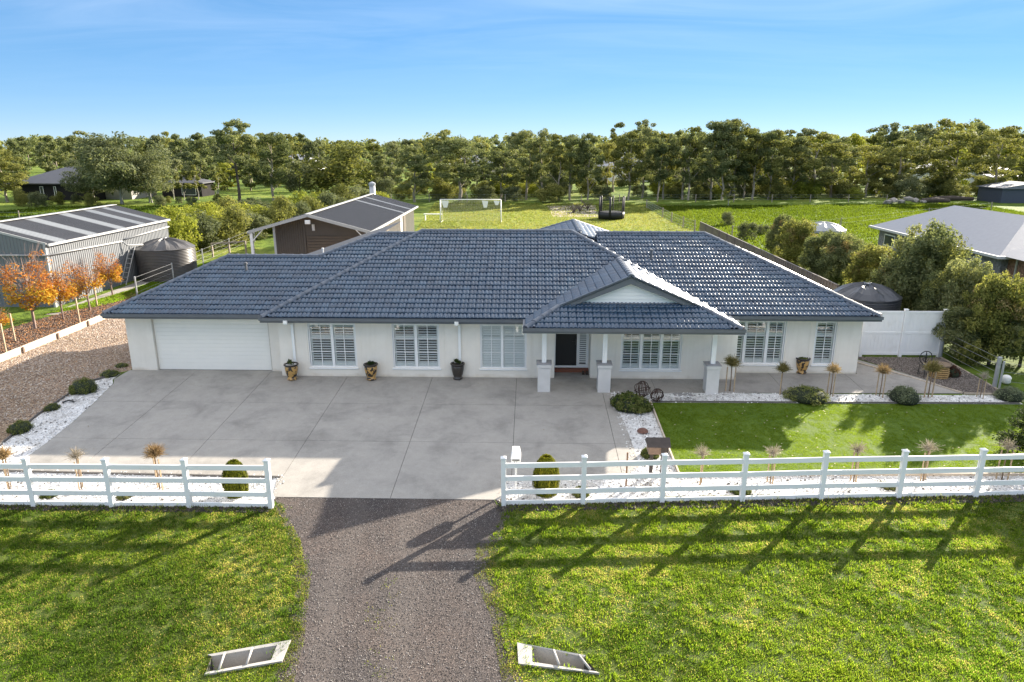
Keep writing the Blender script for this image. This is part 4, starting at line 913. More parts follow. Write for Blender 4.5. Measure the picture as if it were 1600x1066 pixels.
def gable_shed(name, label, x0, x1, y0, y1, ze, zr, wallm, roofm, strips, xr=None, over=.0, trim=M_trim, cat='shed'):
    xr = xr if xr is not None else (x0+x1)/2; t = thing(name, label, cat, (x1, y0, 0))
    top = lambda s: ze+(zr-ze)*(s/((xr-x0)/(x1-x0)) if s < (xr-x0)/(x1-x0) else (1-s)/(1-(xr-x0)/(x1-x0)))
    for a, b, tp in (((x0,y0),(x1,y0),top), ((x1,y0),(x1,y1),None), ((x1,y1),(x0,y1),lambda s: top(1-s)), ((x0,y1),(x0,y0),None)):
        m = MB(); corr_wall(m, a, b, 0, ze, top=tp); part('wall', m, wallm, t)
    # roof sheets with ribs running down the slope
    for side, xe in ((1, x1+.12), (-1, x0-.12)):
        zz = ze-.12*(zr-ze)/abs(xe-side*.12-xr)+.04
        ya, yb = y0-over, y1+.08
        segs = sorted(strips); cur = ya; runs = []
        for s0, s1 in segs: runs.append((cur, s0, 0)); runs.append((s0, s1, 1)); cur = s1
        runs.append((cur, yb, 0))
        for c0, c1, lite in runs:
            m = MB(); n = max(1, int((c1-c0)/.2)); vs = []
            for i in range(n):
                for f, o in ((0, 0), (.7, 0), (.78, .03), (.92, .03)): yy = c0+(c1-c0)*(i+f)/n; vs += [(xe, yy, zz+o), (xr, yy, zr+.05+o)]
            vs += [(xe, c1, zz), (xr, c1, zr+.05)]; k = len(vs)//2
            m.add(vs, [((2*i, 2*i+2, 2*i+3, 2*i+1) if side > 0 else (2*i+1, 2*i+3, 2*i+2, 2*i)) for i in range(k-1)])
            part('skylight_sheet' if lite else 'roof_sheet', m, M_sky_ if lite else roofm, t)
        part('gutter', MB().box(min(xe, xe+side*.12), ya, zz-.12, max(xe, xe+side*.12), yb, zz+.0), trim, t)
        part('barge', MB().bar((xe, ya-.03, zz+.0), (xr, ya-.03, zr+.06), .05, .12), trim, t)
    part('ridge_cap', MB().bar((xr, y0-over, zr+.085), (xr, y1+.1, zr+.085), .4, .03), trim, t)
    return t
sh = gable_shed('steel_shed', 'long grey corrugated shed with five pale skylight strips beside the autumn trees', -34.4, -26.8, 37.8, 51.2, 3.55, 4.50, M_shedw, M_shedr, [(38.6, 39.5), (41.6, 42.5), (44.7, 45.6), (47.3, 48.1), (49.3, 49.9)][:5])
part('band_pipe', MB().tube([(-34.4, 37.70, 2.95), (-26.72, 37.70, 2.95)], .05, 6).tube([(-26.70, 37.70, 2.95), (-26.70, 45.0, 2.75)], .05, 6).tube([(-26.70, 45.0, 2.75), (-26.5, 45.2, 2.45), (-25.9, 46.0, 2.40)], .05, 6).tube([(-26.70, 45.4, 2.85), (-26.70, 51.2, 3.0)], .05, 6), M_trim, sh, smooth=True)
part('corner_trim', MB().box(-26.86, 37.74, 0, -26.74, 37.86, 3.55), M_trim, sh)
M_br = flat('shed_brown_cladding', (.105, .085, .068), .55, .08, 1.5)
M_brs = flat('shed_side_cladding', (.27, .25, .225), .55, .05, 1.5)
s2z = by(578, 362, 47.5).z
X1s, X0s = by(578,362,47.5).x, by(388,362,47.5).x; XR = by(480,336,47.5).x; ZR = by(480,336,47.5).z; 
t = thing('barn_shed', 'dark brown gabled shed with open lean-to on white posts behind the garage', 'shed', (X1s, 48.5, 0))
ya, yw, yb = 47.5, 48.7, by(650,322,60).y
yb = bx(650, 322, X1s).y; yrf = bx(585, 306, XR).y; ybk = (yb+yrf)/2
ZE = s2z; ZL = by(388,362,47.5).z
def rs(xa, za, xb, zb, c0, c1, mat, nm):
    m = MB(); n = max(1, int((c1-c0)/.22)); vs = []
    for i in range(n):
        for f, o in ((0, 0), (.7, 0), (.78, .03), (.92, .03)): yy = c0+(c1-c0)*(i+f)/n; vs += [(xa, yy, za+o), (xb, yy, zb+o)]
    vs += [(xa, c1, za), (xb, c1, zb)]; k = len(vs)//2; m.add(vs, [(2*i, 2*i+2, 2*i+3, 2*i+1) for i in range(k-1)]); part(nm, m, mat, t)
Ls = ybk-ya
for c0, c1, lite in ((ya, ya+Ls*.63, 0), (ya+Ls*.63, ya+Ls*.66, 1), (ya+Ls*.66, ya+Ls*.80, 0), (ya+Ls*.80, ya+Ls*.83, 1), (ya+Ls*.83, ybk, 0)):
    rs(X1s, ZE, XR, ZR, c0, c1, M_sky_ if lite else M_shedr, 'skylight_sheet' if lite else 'roof_sheet')
rs(XR, ZR, X0s, ZL, ya, ybk, M_shedr, 'roof_sheet')
part('ridge_cap', MB().bar((XR, ya, ZR+.05), (XR, ybk, ZR+.05), .35, .03), M_trim, t)
part('barge', MB().bar((X1s, ya-.03, ZE-.04), (XR, ya-.03, ZR-.03), .05, .2), M_trim, t); part('barge', MB().bar((X0s, ya-.03, ZL-.04), (XR, ya-.03, ZR-.03), .05, .2), M_trim, t)
part('gutter', MB().box(X1s, ya, ZE-.14, X1s+.12, ybk, ZE-.01), M_trim, t); part('gutter', MB().box(X0s-.12, ya, ZL-.12, X0s, ybk, ZL-.01), M_trim, t)
xw0 = by(432, 380, yw).x; xw1 = X1s-.35
topf = lambda x: min(ZE+(ZR-ZE)*(X1s-x)/(X1s-XR), ZL+(ZR-ZL)*(x-X0s)/(XR-X0s))-.03
m = MB(); corr_wall(m, (xw0, yw), (by(478,380,yw).x, yw), 0, 3, .16, .03, top=lambda s: topf(xw0+s*(by(478,380,yw).x-xw0))); part('wall', m, M_br, t)
xd = by(478,380,yw).x
m = MB(); vs = []
for i in range(9):
    xx = xd+(xw1-xd)*i/8; vs += [(xx, yw, 2.7), (xx, yw, topf(xx))]
m.add(vs, [(2*i, 2*i+2, 2*i+3, 2*i+1) for i in range(8)]); part('wall', m, M_br, t)
rd = part('roller_door', MB().box(xd+.03, yw+.05, 0, xw1, yw+.08, 2.7), M_br, t)
for i in range(13): part('slat', MB().bbox(xd+.05, yw+.0, .02+i*.205, xw1-.02, yw+.05, .02+(i+1)*.205-.02, .01), flat('roller_brown', (.12, .088, .062), .5, .06), rd)
part('door_post', MB().box(xd-.08, yw-.05, 0, xd+.03, yw+.05, 3.3), M_br, t)
m = MB(); corr_wall(m, (X1s-.35, yw), (X1s-.35, ybk-.1), 0, ZE-.02, .2, .03); part('wall', m, M_brs, t)
m = MB(); corr_wall(m, (X1s-.35, ybk-.1), (xw0, ybk-.1), 0, ZE, .2, .03); corr_wall(m, (xw0, ybk-.1), (xw0, yw), 0, ZE-.1, .2, .03); part('wall', m, M_br, t)
for f0, f1, mt in ((.30, .36, M_br), (.62, .66, M_white), (.70, .75, M_br)):
    part('side_door', MB().box(X1s-.33, yw+(ybk-yw)*f0, 0, X1s-.30, yw+(ybk-yw)*f1, ZE-.25), mt, t)
for xx, yy, zz in ((X0s+.15, ya+.1, ZL), (X0s+.15, ya+4.5, ZL), (X1s-.2, ya+.1, ZE)):
    part('post', MB().box(xx-.09, yy-.09, 0, xx+.09, yy+.09, zz-.05), M_white, t)
    s = 1 if xx < XR else -1; part('brace', MB().bar((xx, yy, zz-.7), (xx+s*.8, yy, zz+.12), .06), M_white, t)
part('floodlight', MB().bbox(XR-.18, ya-.12, ZR-.62, XR+.18, ya+.05, ZR-.35, .03).bbox(XR-.1, yw-.1, ZR-1.2, XR+.1, yw-.02, ZR-.75, .02), M_white, t)

# water tanks
def tank(label, c, r_, hw, ht, mat, ribs=12, loc_ladder=False, vertical_ribs=True):
    t = thing('water_tank', label, 'water tank', (*c, 0)); m = MB(); prof = [(r_, 0)]
    z = 0; k = 0
    while z < hw-.04: prof += [(r_, z+.03), (r_+.018, z+.05), (r_+.018, z+.075), (r_, z+.095)]; z += .1
    prof += [(r_+.03, hw), (r_+.03, hw+.04), (r_-.02, hw+.05)]; m.lathe(prof, 40, (*c, 0), cap=False); part('shell', m, mat, t, smooth=True)
    m = MB(); n = ribs*6; vs = []; rings = [(1, 0), (.75, .42), (.45, .78), (.15, .98), (0.02, 1)]
    for f, hgt in rings:
        for i in range(n): a = 2*math.pi*i/n; rib = (.085 if i % 6 == 0 else (.03 if i % 6 in (1, 5) else -.02))*(1 if .02 < f < 1 else .2); vs.append((c[0]+math.cos(a)*(r_-.01)*f, c[1]+math.sin(a)*(r_-.01)*f, hw+.05+ht*hgt+rib))
    m.add(vs, [(j*n+i, j*n+(i+1) % n, (j+1)*n+(i+1) % n, (j+1)*n+i) for j in range(len(rings)-1) for i in range(n)]); part('lid', m, mat, t, smooth=False)
    part('hatch', MB().lathe([(.2, 0), (.2, .06), (.0, .08)], 12, (c[0], c[1], hw+.05+ht-.02)), mat, t); return t
M_tankd = flat('tank_charcoal', (.075, .07, .068), .42, .1, 1.5)
tk = tank('dark ribbed round water tank with ladder at the far end of the grey shed', (-24.95, 47.0), 1.85, 2.05, .55, M_tankd)
tank('black ribbed round water tank behind the white panel fence', (15.85, 32.7), 1.5, 2.0, .50, flat('tank_black', (.05, .053, .062), .35, .1, 2), 8)
tank('pale domed tank half hidden by shrubs beyond the right boundary', (30.5, 74), 2.2, .3, .7, flat('tank_pale', (.36, .37, .37), .5, .1, 2), 10)
t = thing('ladder', 'grey ladder leaning between the grey shed wall and the dark tank', 'ladder', (-26.3, 44.8, 0))
for dx in (0, .35): part('rail', MB().bar((-26.75+dx, 44.2, 0), (-26.45+dx, 45.4, 2.4), .04), M_trim, t)
for k in range(8): f = (k+.7)/8.5; part('rung', MB().tube([(-26.75+.3*f, 44.2+1.2*f, 2.4*f), (-26.4+.3*f, 44.2+1.2*f, 2.4*f)], .015, 5), M_trim, t)
t = thing('stove_flue', 'tall round galvanised flue standing behind the brown shed roof ridge', 'flue', (bx(583,300,XR).x, ybk+.6, 0))
fx = by(582, 300, ybk+.6).x; ft = by(582, 288, ybk+.6).z
part('pipe', MB().lathe([(.28, 0), (.28, ft)], 12, (fx, ybk+.6, 0)), M_galv, t, smooth=True); part('cowl', MB().lathe([(.33, ft-.12), (.34, ft+.1), (.05, ft+.25)], 12, (fx, ybk+.6, 0)), M_galv, t)

# neighbour and far houses
def far_house(name, label, x0, x1, y0, y1, ze, zr, wm, rm, wins=(), cat='house', hip=True, over=.5, alongx=None, trim=None):
    t = thing(name, label, cat, (x0, y0, 0)); part('wall', MB().box(x0, y0, 0, x1, y1, ze), wm, t)
    ax = alongx if alongx is not None else (x1-x0) > (y1-y0); o = over; X0, X1, Y0, Y1 = x0-o, x1+o, y0-o, y1+o
    hw = ((Y1-Y0) if ax else (X1-X0))/2; e = hw if hip else 0
    if ax: a, b = (X0+e, (Y0+Y1)/2), (X1-e, (Y0+Y1)/2)
    else: a, b = ((X0+X1)/2, Y0+e), ((X0+X1)/2, Y1-e)
    vs = [(X0,Y0,ze),(X1,Y0,ze),(X1,Y1,ze),(X0,Y1,ze),(*a,zr),(*b,zr)]
    fs = [(0,1,5,4),(1,2,5),(2,3,4,5),(3,0,4)] if ax else [(0,1,4),(1,2,5,4),(2,3,5),(3,0,4,5)]
    part('roof', MB().add(vs, fs+[(3,2,1,0)]), rm, t)
    g = MB(); w_ = .12
    g.box(X0-w_, Y0-w_, ze-.14, X1+w_, Y0, ze+.02).box(X0-w_, Y1, ze-.14, X1+w_, Y1+w_, ze+.02).box(X0-w_, Y0, ze-.14, X0, Y1, ze+.02).box(X1, Y0, ze-.14, X1+w_, Y1, ze+.02); part('gutter', g, trim or rm, t)
    for wx0, wx1, wz0, wz1, side in wins:
        if side == 'f': f = part('window', MB().box(wx0, y0-.05, wz0, wx1, y0-.005, wz1), M_white, t); part('pane', MB().box(wx0+.08, y0-.06, wz0+.08, wx1-.08, y0-.051, wz1-.08), M_dglass, f)
        else: f = part('window', MB().box(x0-.05, wx0, wz0, x0-.005, wx1, wz1), M_white, t); part('pane', MB().box(x0-.06, wx0+.08, wz0+.08, x0-.051, wx1-.08, wz1-.08), M_dglass, f)
    return t
M_dglass = flat('far_glass', (.05, .06, .07), .08, .1, 1)
M_nroof = flat('neighbour_roof', (.27, .28, .31), .6, .05, 4, bmp=.3)
M_nbrick = speckle('grey_brick', [(0, (.12, .12, .13)), (1, (.24, .235, .25))], 9, bstr=.2)
M_rbrick = speckle('red_brick_wall', [(0, (.13, .07, .05)), (1, (.30, .17, .12))], 9, bstr=.2)
nb = far_house('neighbour_house', 'grey brick neighbour house with plain grey hip roof behind the right shrubs', 27.9, 34.9, 41.8, 56.8, 2.55, 4.5, M_nbrick, M_nroof, [(50.5, 53.5, 1.2, 2.1, 's'), (54.2, 55.8, 1.2, 2.1, 's'), (43.6, 44.4, .9, 2.1, 's'), (46.5, 47.3, 1.1, 2.1, 's')], trim=flat('ngutter', (.45,.46,.48), .5))
part('entry_wing', MB().box(28.3, 36.5, 0, 38, 41.78, 2.5), M_rbrick, nb)
part('roof', MB().add([(27.7,35.9,2.56),(39,35.9,2.56),(39,42.6,2.56),(27.7,42.6,2.56),(31,39.2,3.9),(39,39.2,3.9)], [(0,1,5,4),(1,2,5),(2,3,4,5),(3,0,4)]), M_nroof, nb)
f = part('window', MB().box(28.24, 37.2, .3, 28.295, 39.4, 2.2), M_white, nb); part('pane', MB().box(28.22, 37.35, .4, 28.238, 39.25, 2.1), M_dglass, f)
part('downpipe', MB().box(28.2, 40.9, 0, 28.28, 40.98, 2.45), M_trim, nb); part('downpipe', MB().box(28.2, 36.5, 0, 28.28, 36.58, 2.45), M_trim, nb)
M_dk = flat('dark_cladding', (.03, .028, .028), .95, .15, 1, spec=.1); M_dkr = flat('dark_roof', (.085, .085, .095), .5, .1, 1)
dh = far_house('neighbour_house', 'black-walled house with dark hip roof beyond the left paddock', -84.5, -70.5, 114, 126, 2.7, 5.2, M_dk, M_dkr, [(-79.9, -79.3, .2, 2.2, 'f'), (-77.6, -77.2, .6, 2.2, 'f')])
part('side_wing', MB().box(-70.4, 116, 0, -66, 124, 2.6), flat('wing_grey', (.34,.32,.29), .8), dh)
ww = far_house('neighbour_house', 'low dark veranda house half hidden by the spreading left tree', -64, -57, 122, 127, 2.4, 3.2, M_dk, M_dkr, [(-60.5, -58, .3, 2.0, 'f')])
far_house('outbuilding', 'small white walled outbuilding cut off by the left picture edge', -81.5, -72.2, 88, 94, 2.9, 3.9, flat('outb_white', (.66,.65,.62), .8), M_dkr, [])
M_pr = flat('pale_roof', (.40, .40, .40), .5, .05, 1); M_pr2 = flat('grey_roof', (.30, .31, .34), .5, .05, 1)
far_house('distant_house', 'pale roofed house glimpsed behind the middle of the tall gum row', 15, 33, 175, 190, 3.2, 6.8, M_white, M_pr2, [])
far_house('distant_house', 'distant beige roofed house glimpsed left of the goal trees', -24, -10, 210, 222, 3, 6, flat('beige_wall', (.5,.42,.34), .8), M_pr, [])
far_house('distant_house', 'distant white roofed house behind the round left trees', -74, -60, 200, 212, 3, 6, M_white, M_pr, [])
far_house('distant_house', 'distant white roofed house glimpsed between the far right trees', 94, 112, 170, 182, 3, 5, M_white, flat('white_roof', (.62,.60,.55), .5), [])
far_house('caravan_shelter', 'pale flat-roofed carport between the far right trees', 91, 103, 143, 149, 2.6, 3.0, flat('carport_wall', (.25,.26,.28), .7), M_pr, [], cat='carport', hip=False)
nv = far_house('garden_shed', 'navy steel garden shed with low roof at the far right', 72.9, 82, 112, 118, 2.3, 3.1, flat('navy_wall', (.055, .065, .095), .6), flat('navy_roof', (.16,.17,.20), .5), [], cat='shed', hip=False, alongx=False, over=.15)
part('corner_strip', MB().box(77.3, 111.9, 0, 77.5, 111.99, 2.4), M_white, nv)
# ================================================================== PLANTS
def proj(p):
    d = Vector(p)-Vector((0, 0, CAM_H)); z = d.dot(_fw); return 800+FPX*d.dot(_rt)/z, 533-FPX*d.dot(_up)/z
def spot(px, x, z=0):
    """distance at which the line x = const passes the sight line px"""
    y = 40.0
    for _ in range(60):
        r = bx(px, proj((x, y, z))[1], x); y = .5*y+.5*r.y
    return y
def leafcloud(clumps, n, leaf, seed, asp=.5, up=.3, shell=.5):
    """clumps: (x,y,z,rx,rz). Leaves fill each clump, denser to its outside, facing outwards and up"""
    rg = np.random.RandomState(seed); C = np.array(clumps, float); wgt = C[:, 3]**2*C[:, 4]; wgt = wgt**.75; k = rg.choice(len(C), n, p=wgt/wgt.sum())
    d = rg.normal(size=(n, 3)); d /= np.linalg.norm(d, axis=1)[:, None]; r = (shell+(1-shell)*rg.rand(n))**.6*(.72+.5*rg.rand(n))
    P = C[k, :3]+d*np.stack([C[k, 3], C[k, 3], C[k, 4]], 1)*r[:, None]
    nr = d+rg.normal(size=(n, 3))*.7; nr[:, 2] += up; nr /= np.linalg.norm(nr, axis=1)[:, None]
    a = np.cross(nr, rg.normal(size=(n, 3))); a /= np.linalg.norm(a, axis=1)[:, None]; b = np.cross(nr, a); s = leaf*(.55+.8*rg.rand(n))
    V = np.stack([P-a*s[:, None], P-b*(s*asp)[:, None], P+a*s[:, None], P+b*(s*asp)[:, None]], 1); return V.reshape(-1, 3)
def branchy(m, base, H, n, spread, seed, r0, tilt=.1, z0=.35):
    rd = random.Random(seed); lean = Vector((rd.uniform(-1, 1), rd.uniform(-1, 1), 0))*tilt; tops = []
    pts = [Vector(base)]; 
    for i in range(1, 6): f = i/5; pts.append(Vector(base)+Vector((0, 0, H*.8*f))+lean*H*f*f+Vector((rd.uniform(-1,1), rd.uniform(-1,1), 0))*.02*H)
    m.tube(pts, [r0*(1-.8*i/5) for i in range(6)], 6, cap=False)
    for k in range(n):
        f = z0+(.95-z0)*k/max(1, n-1)*.85; i = min(4, int(f*5)); p = pts[i].lerp(pts[i+1], f*5-i); a = rd.uniform(0, 6.28)+k*2.4; L_ = spread*H*(1-.45*f)*rd.uniform(.7, 1.1)
        q = p+Vector((math.cos(a)*L_*.5, math.sin(a)*L_*.5, L_*.55)); e = p+Vector((math.cos(a)*L_, math.sin(a)*L_, L_*1.05*rd.uniform(.7, 1.1)))
        m.tube([p, q, e], [r0*.42*(1-f*.5), r0*.25*(1-f*.5), r0*.06], 5, cap=False); tops.append(e)
    tops.append(pts[-1]); return tops
M_bark = flat('gum_bark', (.32, .27, .21), .9, .35, 1.5, bmp=.2); M_barkd = flat('dark_bark', (.075, .058, .045), .9, .3, 2); M_barkp = flat('pale_bark', (.36, .33, .29), .85, .25, 1.2)
LM = dict(gum=leafmat('gum_leaves', [(.055, .072, .030), (.125, .15, .062), (.205, .228, .10), (.32, .32, .15)], trans=.38),
  grey=leafmat('grey_green_leaves', [(.054, .070, .036), (.118, .138, .070), (.19, .21, .11), (.30, .30, .16)], trans=.36),
  near=leafmat('boundary_leaves', [(.065, .085, .040), (.145, .170, .075), (.235, .255, .12), (.35, .35, .17)], trans=.48),
  nearo=leafmat('boundary_olive_leaves', [(.08, .095, .030), (.18, .195, .055), (.29, .29, .085), (.42, .38, .14)], trans=.48),
  olive=leafmat('olive_leaves', [(.065, .078, .026), (.15, .162, .050), (.25, .25, .075), (.37, .345, .12)], trans=.40),
  yel=leafmat('yellow_green_leaves', [(.10, .125, .024), (.21, .24, .036), (.31, .325, .055), (.40, .39, .09)], trans=.42),
  dark=leafmat('dark_leaves', [(.022, .036, .014), (.045, .068, .022), (.075, .10, .03), (.12, .14, .045)]),
  rust=leafmat('rusty_tips', [(.10, .11, .03), (.20, .19, .07), (.36, .27, .13), (.50, .36, .20)], trans=.42))
def make_gum(H, Rr, seed, leafm, n=6500, leaf=.21, low=.42, bark=None, ncl=15, name='gum_tree', stems=1):
    rd = random.Random(seed); t = bpy.data.objects.new(name, None); COL.objects.link(t); t.empty_display_size = .3; t['category'] = 'tree'; W[t.name] = Vector((0,0,0))
    m = MB(); tops = []
    for s in range(stems): tops += branchy(m, (s*.5*(-1)**s, s*.3, -.1), H*(1-.1*s), 7, .24, seed+s, H*.018, .06, low*.8)
    cl = []
    for e in tops: cl.append((e.x, e.y, min(e.z, H*.93), Rr*rd.uniform(.17, .30), Rr*rd.uniform(.12, .22)))
    for i in range(ncl):
        a = rd.uniform(0, 6.28); f = rd.random()**.8; z = H*(low+(1-low)*(.08+.86*rd.random())); env = math.sin(math.pi*min(1, max(.05, ((z/H)-low*.85)/(1-low*.85))))**.6
        r_ = Rr*env*math.sqrt(rd.random())*.95; cl.append((math.cos(a)*r_, math.sin(a)*r_, z, Rr*rd.uniform(.14, .30), Rr*rd.uniform(.10, .21)))
    part('trunk', m, bark or M_bark, t, smooth=True, local=True)
    part('crown', npmesh('crown', leafcloud(cl, n, leaf, seed), 4, leafm), None, t); return t
def make_round(H, Rr, seed, leafm, n=6000, leaf=.17, base=.1, name='tree', ncl=26, bark=None, cat='tree', flat_=1.0, trunk=True):
    rd = random.Random(seed); t = bpy.data.objects.new(name, None); COL.objects.link(t); t.empty_display_size = .3; t['category'] = cat; W[t.name] = Vector((0,0,0))
    cl = [(0, 0, H*(base+(1-base)*.48), Rr*.6, H*(1-base)*.36)]
    for i in range(ncl):
        a = rd.uniform(0, 6.28); z = base+(1-base)*(.1+.82*rd.random()); q = (z-base)/(1-base); env = max(.15, math.sqrt(max(0, 1-(2*q-.85)**2/1.3)))
        r_ = Rr*env*rd.uniform(.45, .85); k = rd.uniform(.20, .38); cl.append((math.cos(a)*r_, math.sin(a)*r_, H*z*flat_, Rr*k, Rr*k*.85))
    m = MB()
    if trunk: branchy(m, (0, 0, -.1), H*.85, 6, .22, seed, H*.022, .04, .15); part('trunk', m, bark or M_barkd, t, smooth=True, local=True)
    part('crown', npmesh('crown', leafcloud(cl, n, leaf, seed), 4, leafm), None, t); return t
PROTO = {}
def use(kind, label, loc, s=1, rz=None, group=None, cat=None):
    d = PROTO[kind]; d['n'] = d.get('n', 0)+1; rz = random.uniform(0, 6.28) if rz is None else rz; sc = s if isinstance(s, tuple) else (s, s, s)
    if d['n'] == 1:
        o = d['o']; o.location = loc; o.rotation_euler[2] = rz; o.scale = sc; o['label'] = label
        if group: o['group'] = group
    else:
        o = copy_tree(d['o'], label, loc, rz, sc)
        if group: o['group'] = group
        elif 'group' in o: del o['group']
    W[o.name] = Vector(loc)
    return o
def addp(k, fn): PROTO[k] = dict(o=fn)
for i in range(4): addp('gum%d' % i, make_gum(12, 3.5, 40+i, LM['gum'], n=11000, leaf=.14, low=.20, ncl=36))
for i in range(2): addp('ogum%d' % i, make_gum(12, 3.6, 50+i, LM['olive'], n=11000, leaf=.14, low=.18, ncl=38))
addp('tall', make_gum(12, 3.0, 61, LM['gum'], low=.55, ncl=16, n=7000, leaf=.14, bark=M_barkd)); addp('tall2', make_gum(12, 2.6, 63, LM['olive'], low=.40, ncl=18, n=6500, leaf=.14))
for i in range(2): addp('spread%d' % i, make_gum(9, 6.0, 70+i, LM['grey'], n=15000, leaf=.16, low=.22, ncl=46, stems=2, bark=M_barkp))
for i in range(3): addp('round%d' % i, make_round(7, 3.2, 80+i, LM[('olive', 'grey', 'gum')[i]]))
for i in range(3): addp('shrub%d' % i, make_round(3, 2.0, 90+i, LM[('yel', 'grey', 'olive')[i]], n=6500, leaf=.095, base=.0, name='shrub', cat='shrub', ncl=24, trunk=False))
for i in range(4): addp('far%d' % i, make_gum(12, 4.0, 100+i, LM[('gum', 'olive', 'grey', 'yel')[i]], n=5000, leaf=.27, low=.06, ncl=34, bark=M_barkp if i == 2 else M_bark))
addp('sparse', make_gum(6, 1.8, 120, LM['olive'], n=1500, leaf=.15, low=.3, ncl=8, bark=M_barkp))
def tree_at(kind, px, pyb, pyt, wpx, label, group=None, H0=12, R0=3.4, name=None):
    x, y = G(px, pyb); H_ = by(px, pyt, y).z; s = H_/H0; ppm = FPX/(y*_cp+CAM_H*_sp); wd = (wpx/2/ppm)/R0
    return use(kind, label, (x, y, gz(y)), (wd, wd, s), group=group)
# ---- trees one can tell apart, left to right
tree_at('tall', 375, 319, 184, 78, 'tallest gum on the left, bare slim trunk and dark umbrella crown above the others', R0=3.0)
tree_at('gum1', 428, 314, 196, 72, 'tall gum with thin twin trunks right of the tallest left gum')
tree_at('spread0', 192, 319, 214, 165, 'broad spreading grey-green tree with forked trunk in front of the dark veranda house', H0=9, R0=6)
tree_at('spread1', 150, 316, 245, 90, 'pale-trunked grey-green tree leaning over the dark hip-roofed house', H0=9, R0=6)
tree_at('spread1', 238, 317, 240, 90, 'grey-green tree with dark forked trunk right of the broad spreading tree', H0=9, R0=6)
tree_at('ogum0', 12, 316, 233, 75, 'olive tree with rounded crown at the left edge above the dark house', R0=3.5)
tree_at('round0', 540, 309, 226, 112, 'dense bronze-green tree standing behind the brown shed roof', H0=7, R0=3.2)
tree_at('round1', 470, 309, 250, 62, 'dark bushy tree between the twin-trunked gum and the bronze-green tree', H0=7, R0=3.2)
tree_at('round1', 608, 298, 258, 52, 'low round grey-green tree right of the brown shed flue', H0=7, R0=3.2)
tree_at('gum0', 648, 316, 224, 78, 'dark full-crowned gum left of the soccer goal', H0=12)
tree_at('gum2', 718, 314, 218, 98, 'large dark gum directly behind the soccer goal')
tree_at('gum3', 782, 312, 234, 62, 'smaller dark gum just right of the soccer goal')
tree_at('sparse', 310, 312, 258, 34, 'slender young tree with sparse leaves on the lawn left of the tallest gum', H0=6, R0=1.8)
tree_at('sparse', 343, 315, 262, 36, 'sparse sapling immediately left of the tallest gum trunk', H0=6, R0=1.8)
tree_at('sparse', 272, 312, 262, 30, 'thin sapling right of the grey-green spreading trees', H0=6, R0=1.8)
tree_at('sparse', 288, 313, 258, 28, 'second thin sapling right of the grey-green spreading trees', H0=6, R0=1.8)
row = [(822,312,204,66,'gum2'),(846,313,198,58,'gum0'),(890,313,200,62,'gum1'),(872,314,208,44,'tall2'),(918,313,206,52,'gum3'),(948,310,222,46,'ogum0'),(981,313,204,64,'ogum1'),(1003,310,192,52,'gum0'),(1027,313,214,46,'gum3'),(1036,311,206,42,'tall2'),(1066,312,200,56,'gum1'),(1075,313,196,44,'tall2'),(1110,312,190,66,'gum2'),(1127,313,184,60,'gum0'),(1146,312,183,72,'ogum1'),(1175,312,190,66,'gum1'),(1162,310,198,50,'ogum0'),(1200,312,200,62,'ogum1')]
row.sort(); ORD = 'first second third fourth fifth sixth seventh eighth ninth tenth eleventh twelfth thirteenth fourteenth fifteenth sixteenth seventeenth eighteenth'.split()
for i, (px, b, tp, wd, k) in enumerate(row):
    tree_at(k, px, b, tp, wd, ORD[i]+' gum from the left end of the close planted row behind the sand pit', 'tall gums planted in a row behind the sand pit', R0={'ogum0':3.5,'ogum1':3.5,'tall2':2.6}.get(k, 3.4))
tree_at('tall', 1004, 300, 185, 44, 'spindly gum with tufts of leaves standing above the middle of the tall row', R0=3.0)
tree_at('ogum1', 1267, 310, 206, 100, 'wide olive gum with pale forked trunk right of the tall gum row', R0=3.5)
tree_at('gum3', 1298, 308, 212, 70, 'dark gum close beside the wide olive gum'); tree_at('gum2', 1236, 310, 214, 56, 'dark dense gum between the tall row and the wide olive gum')
tree_at('ogum0', 1352, 308, 226, 76, 'round crowned olive gum with twin dark trunks above the rock pile', R0=3.5)
tree_at('ogum1', 1400, 307, 215, 74, 'light olive gum left of the twin pale trunks', R0=3.5)
tree_at('ogum0', 1480, 309, 206, 96, 'bright olive gum with several slanting pale trunks', R0=3.5)
tree_at('round2', 1466, 308, 268, 62, 'low dark bushy tree beneath the bright olive gum', H0=7, R0=3.2)
tree_at('ogum1', 1548, 312, 196, 84, 'bright olive gum left of the navy garden shed', R0=3.5)
tree_at('far3', 1588, 300, 220, 90, 'yellow-green tree at the right edge above the navy garden shed', R0=4)
tree_at('round0', 1528, 305, 276, 30, 'small rounded tree in front of the pale carport', H0=7, R0=3.2)
tree_at('sparse', 1138, 322, 288, 26, 'small blue-green sapling on the paddock right of the trampoline', H0=6, R0=1.8)
for px, b, tp, wd in ((1135, 352, 332, 24), (1168, 374, 348, 34), (1192, 366, 352, 24)):
    tree_at('shrub1', px, b, tp, wd, {1135:'small grey-green sapling bush just beyond the brown fence top', 1168:'dark low bush beyond the brown fence, left of the shrub belt', 1192:'small bush at the far end of the right shrub belt'}[px], H0=3, R0=2.0)
for px, b, tp, wd in ((800,314,292,40),(858,316,288,50),(760,312,290,36),(1052,310,286,40),(690,312,290,44),(940,312,290,36),(630,312,286,36),(1095,312,290,30),(1215,312,286,44),(1322,310,282,40)):
    tree_at('shrub2' if px % 20 else 'shrub1', px, b, tp, wd, 'low dark undergrowth bush at the foot of the far gums', 'undergrowth bushes at the foot of the far gums', H0=3, R0=2.0)
tree_at('tall', 690, 300, 203, 46, 'open-crowned gum rising just above the woodland left of centre', R0=3.0)
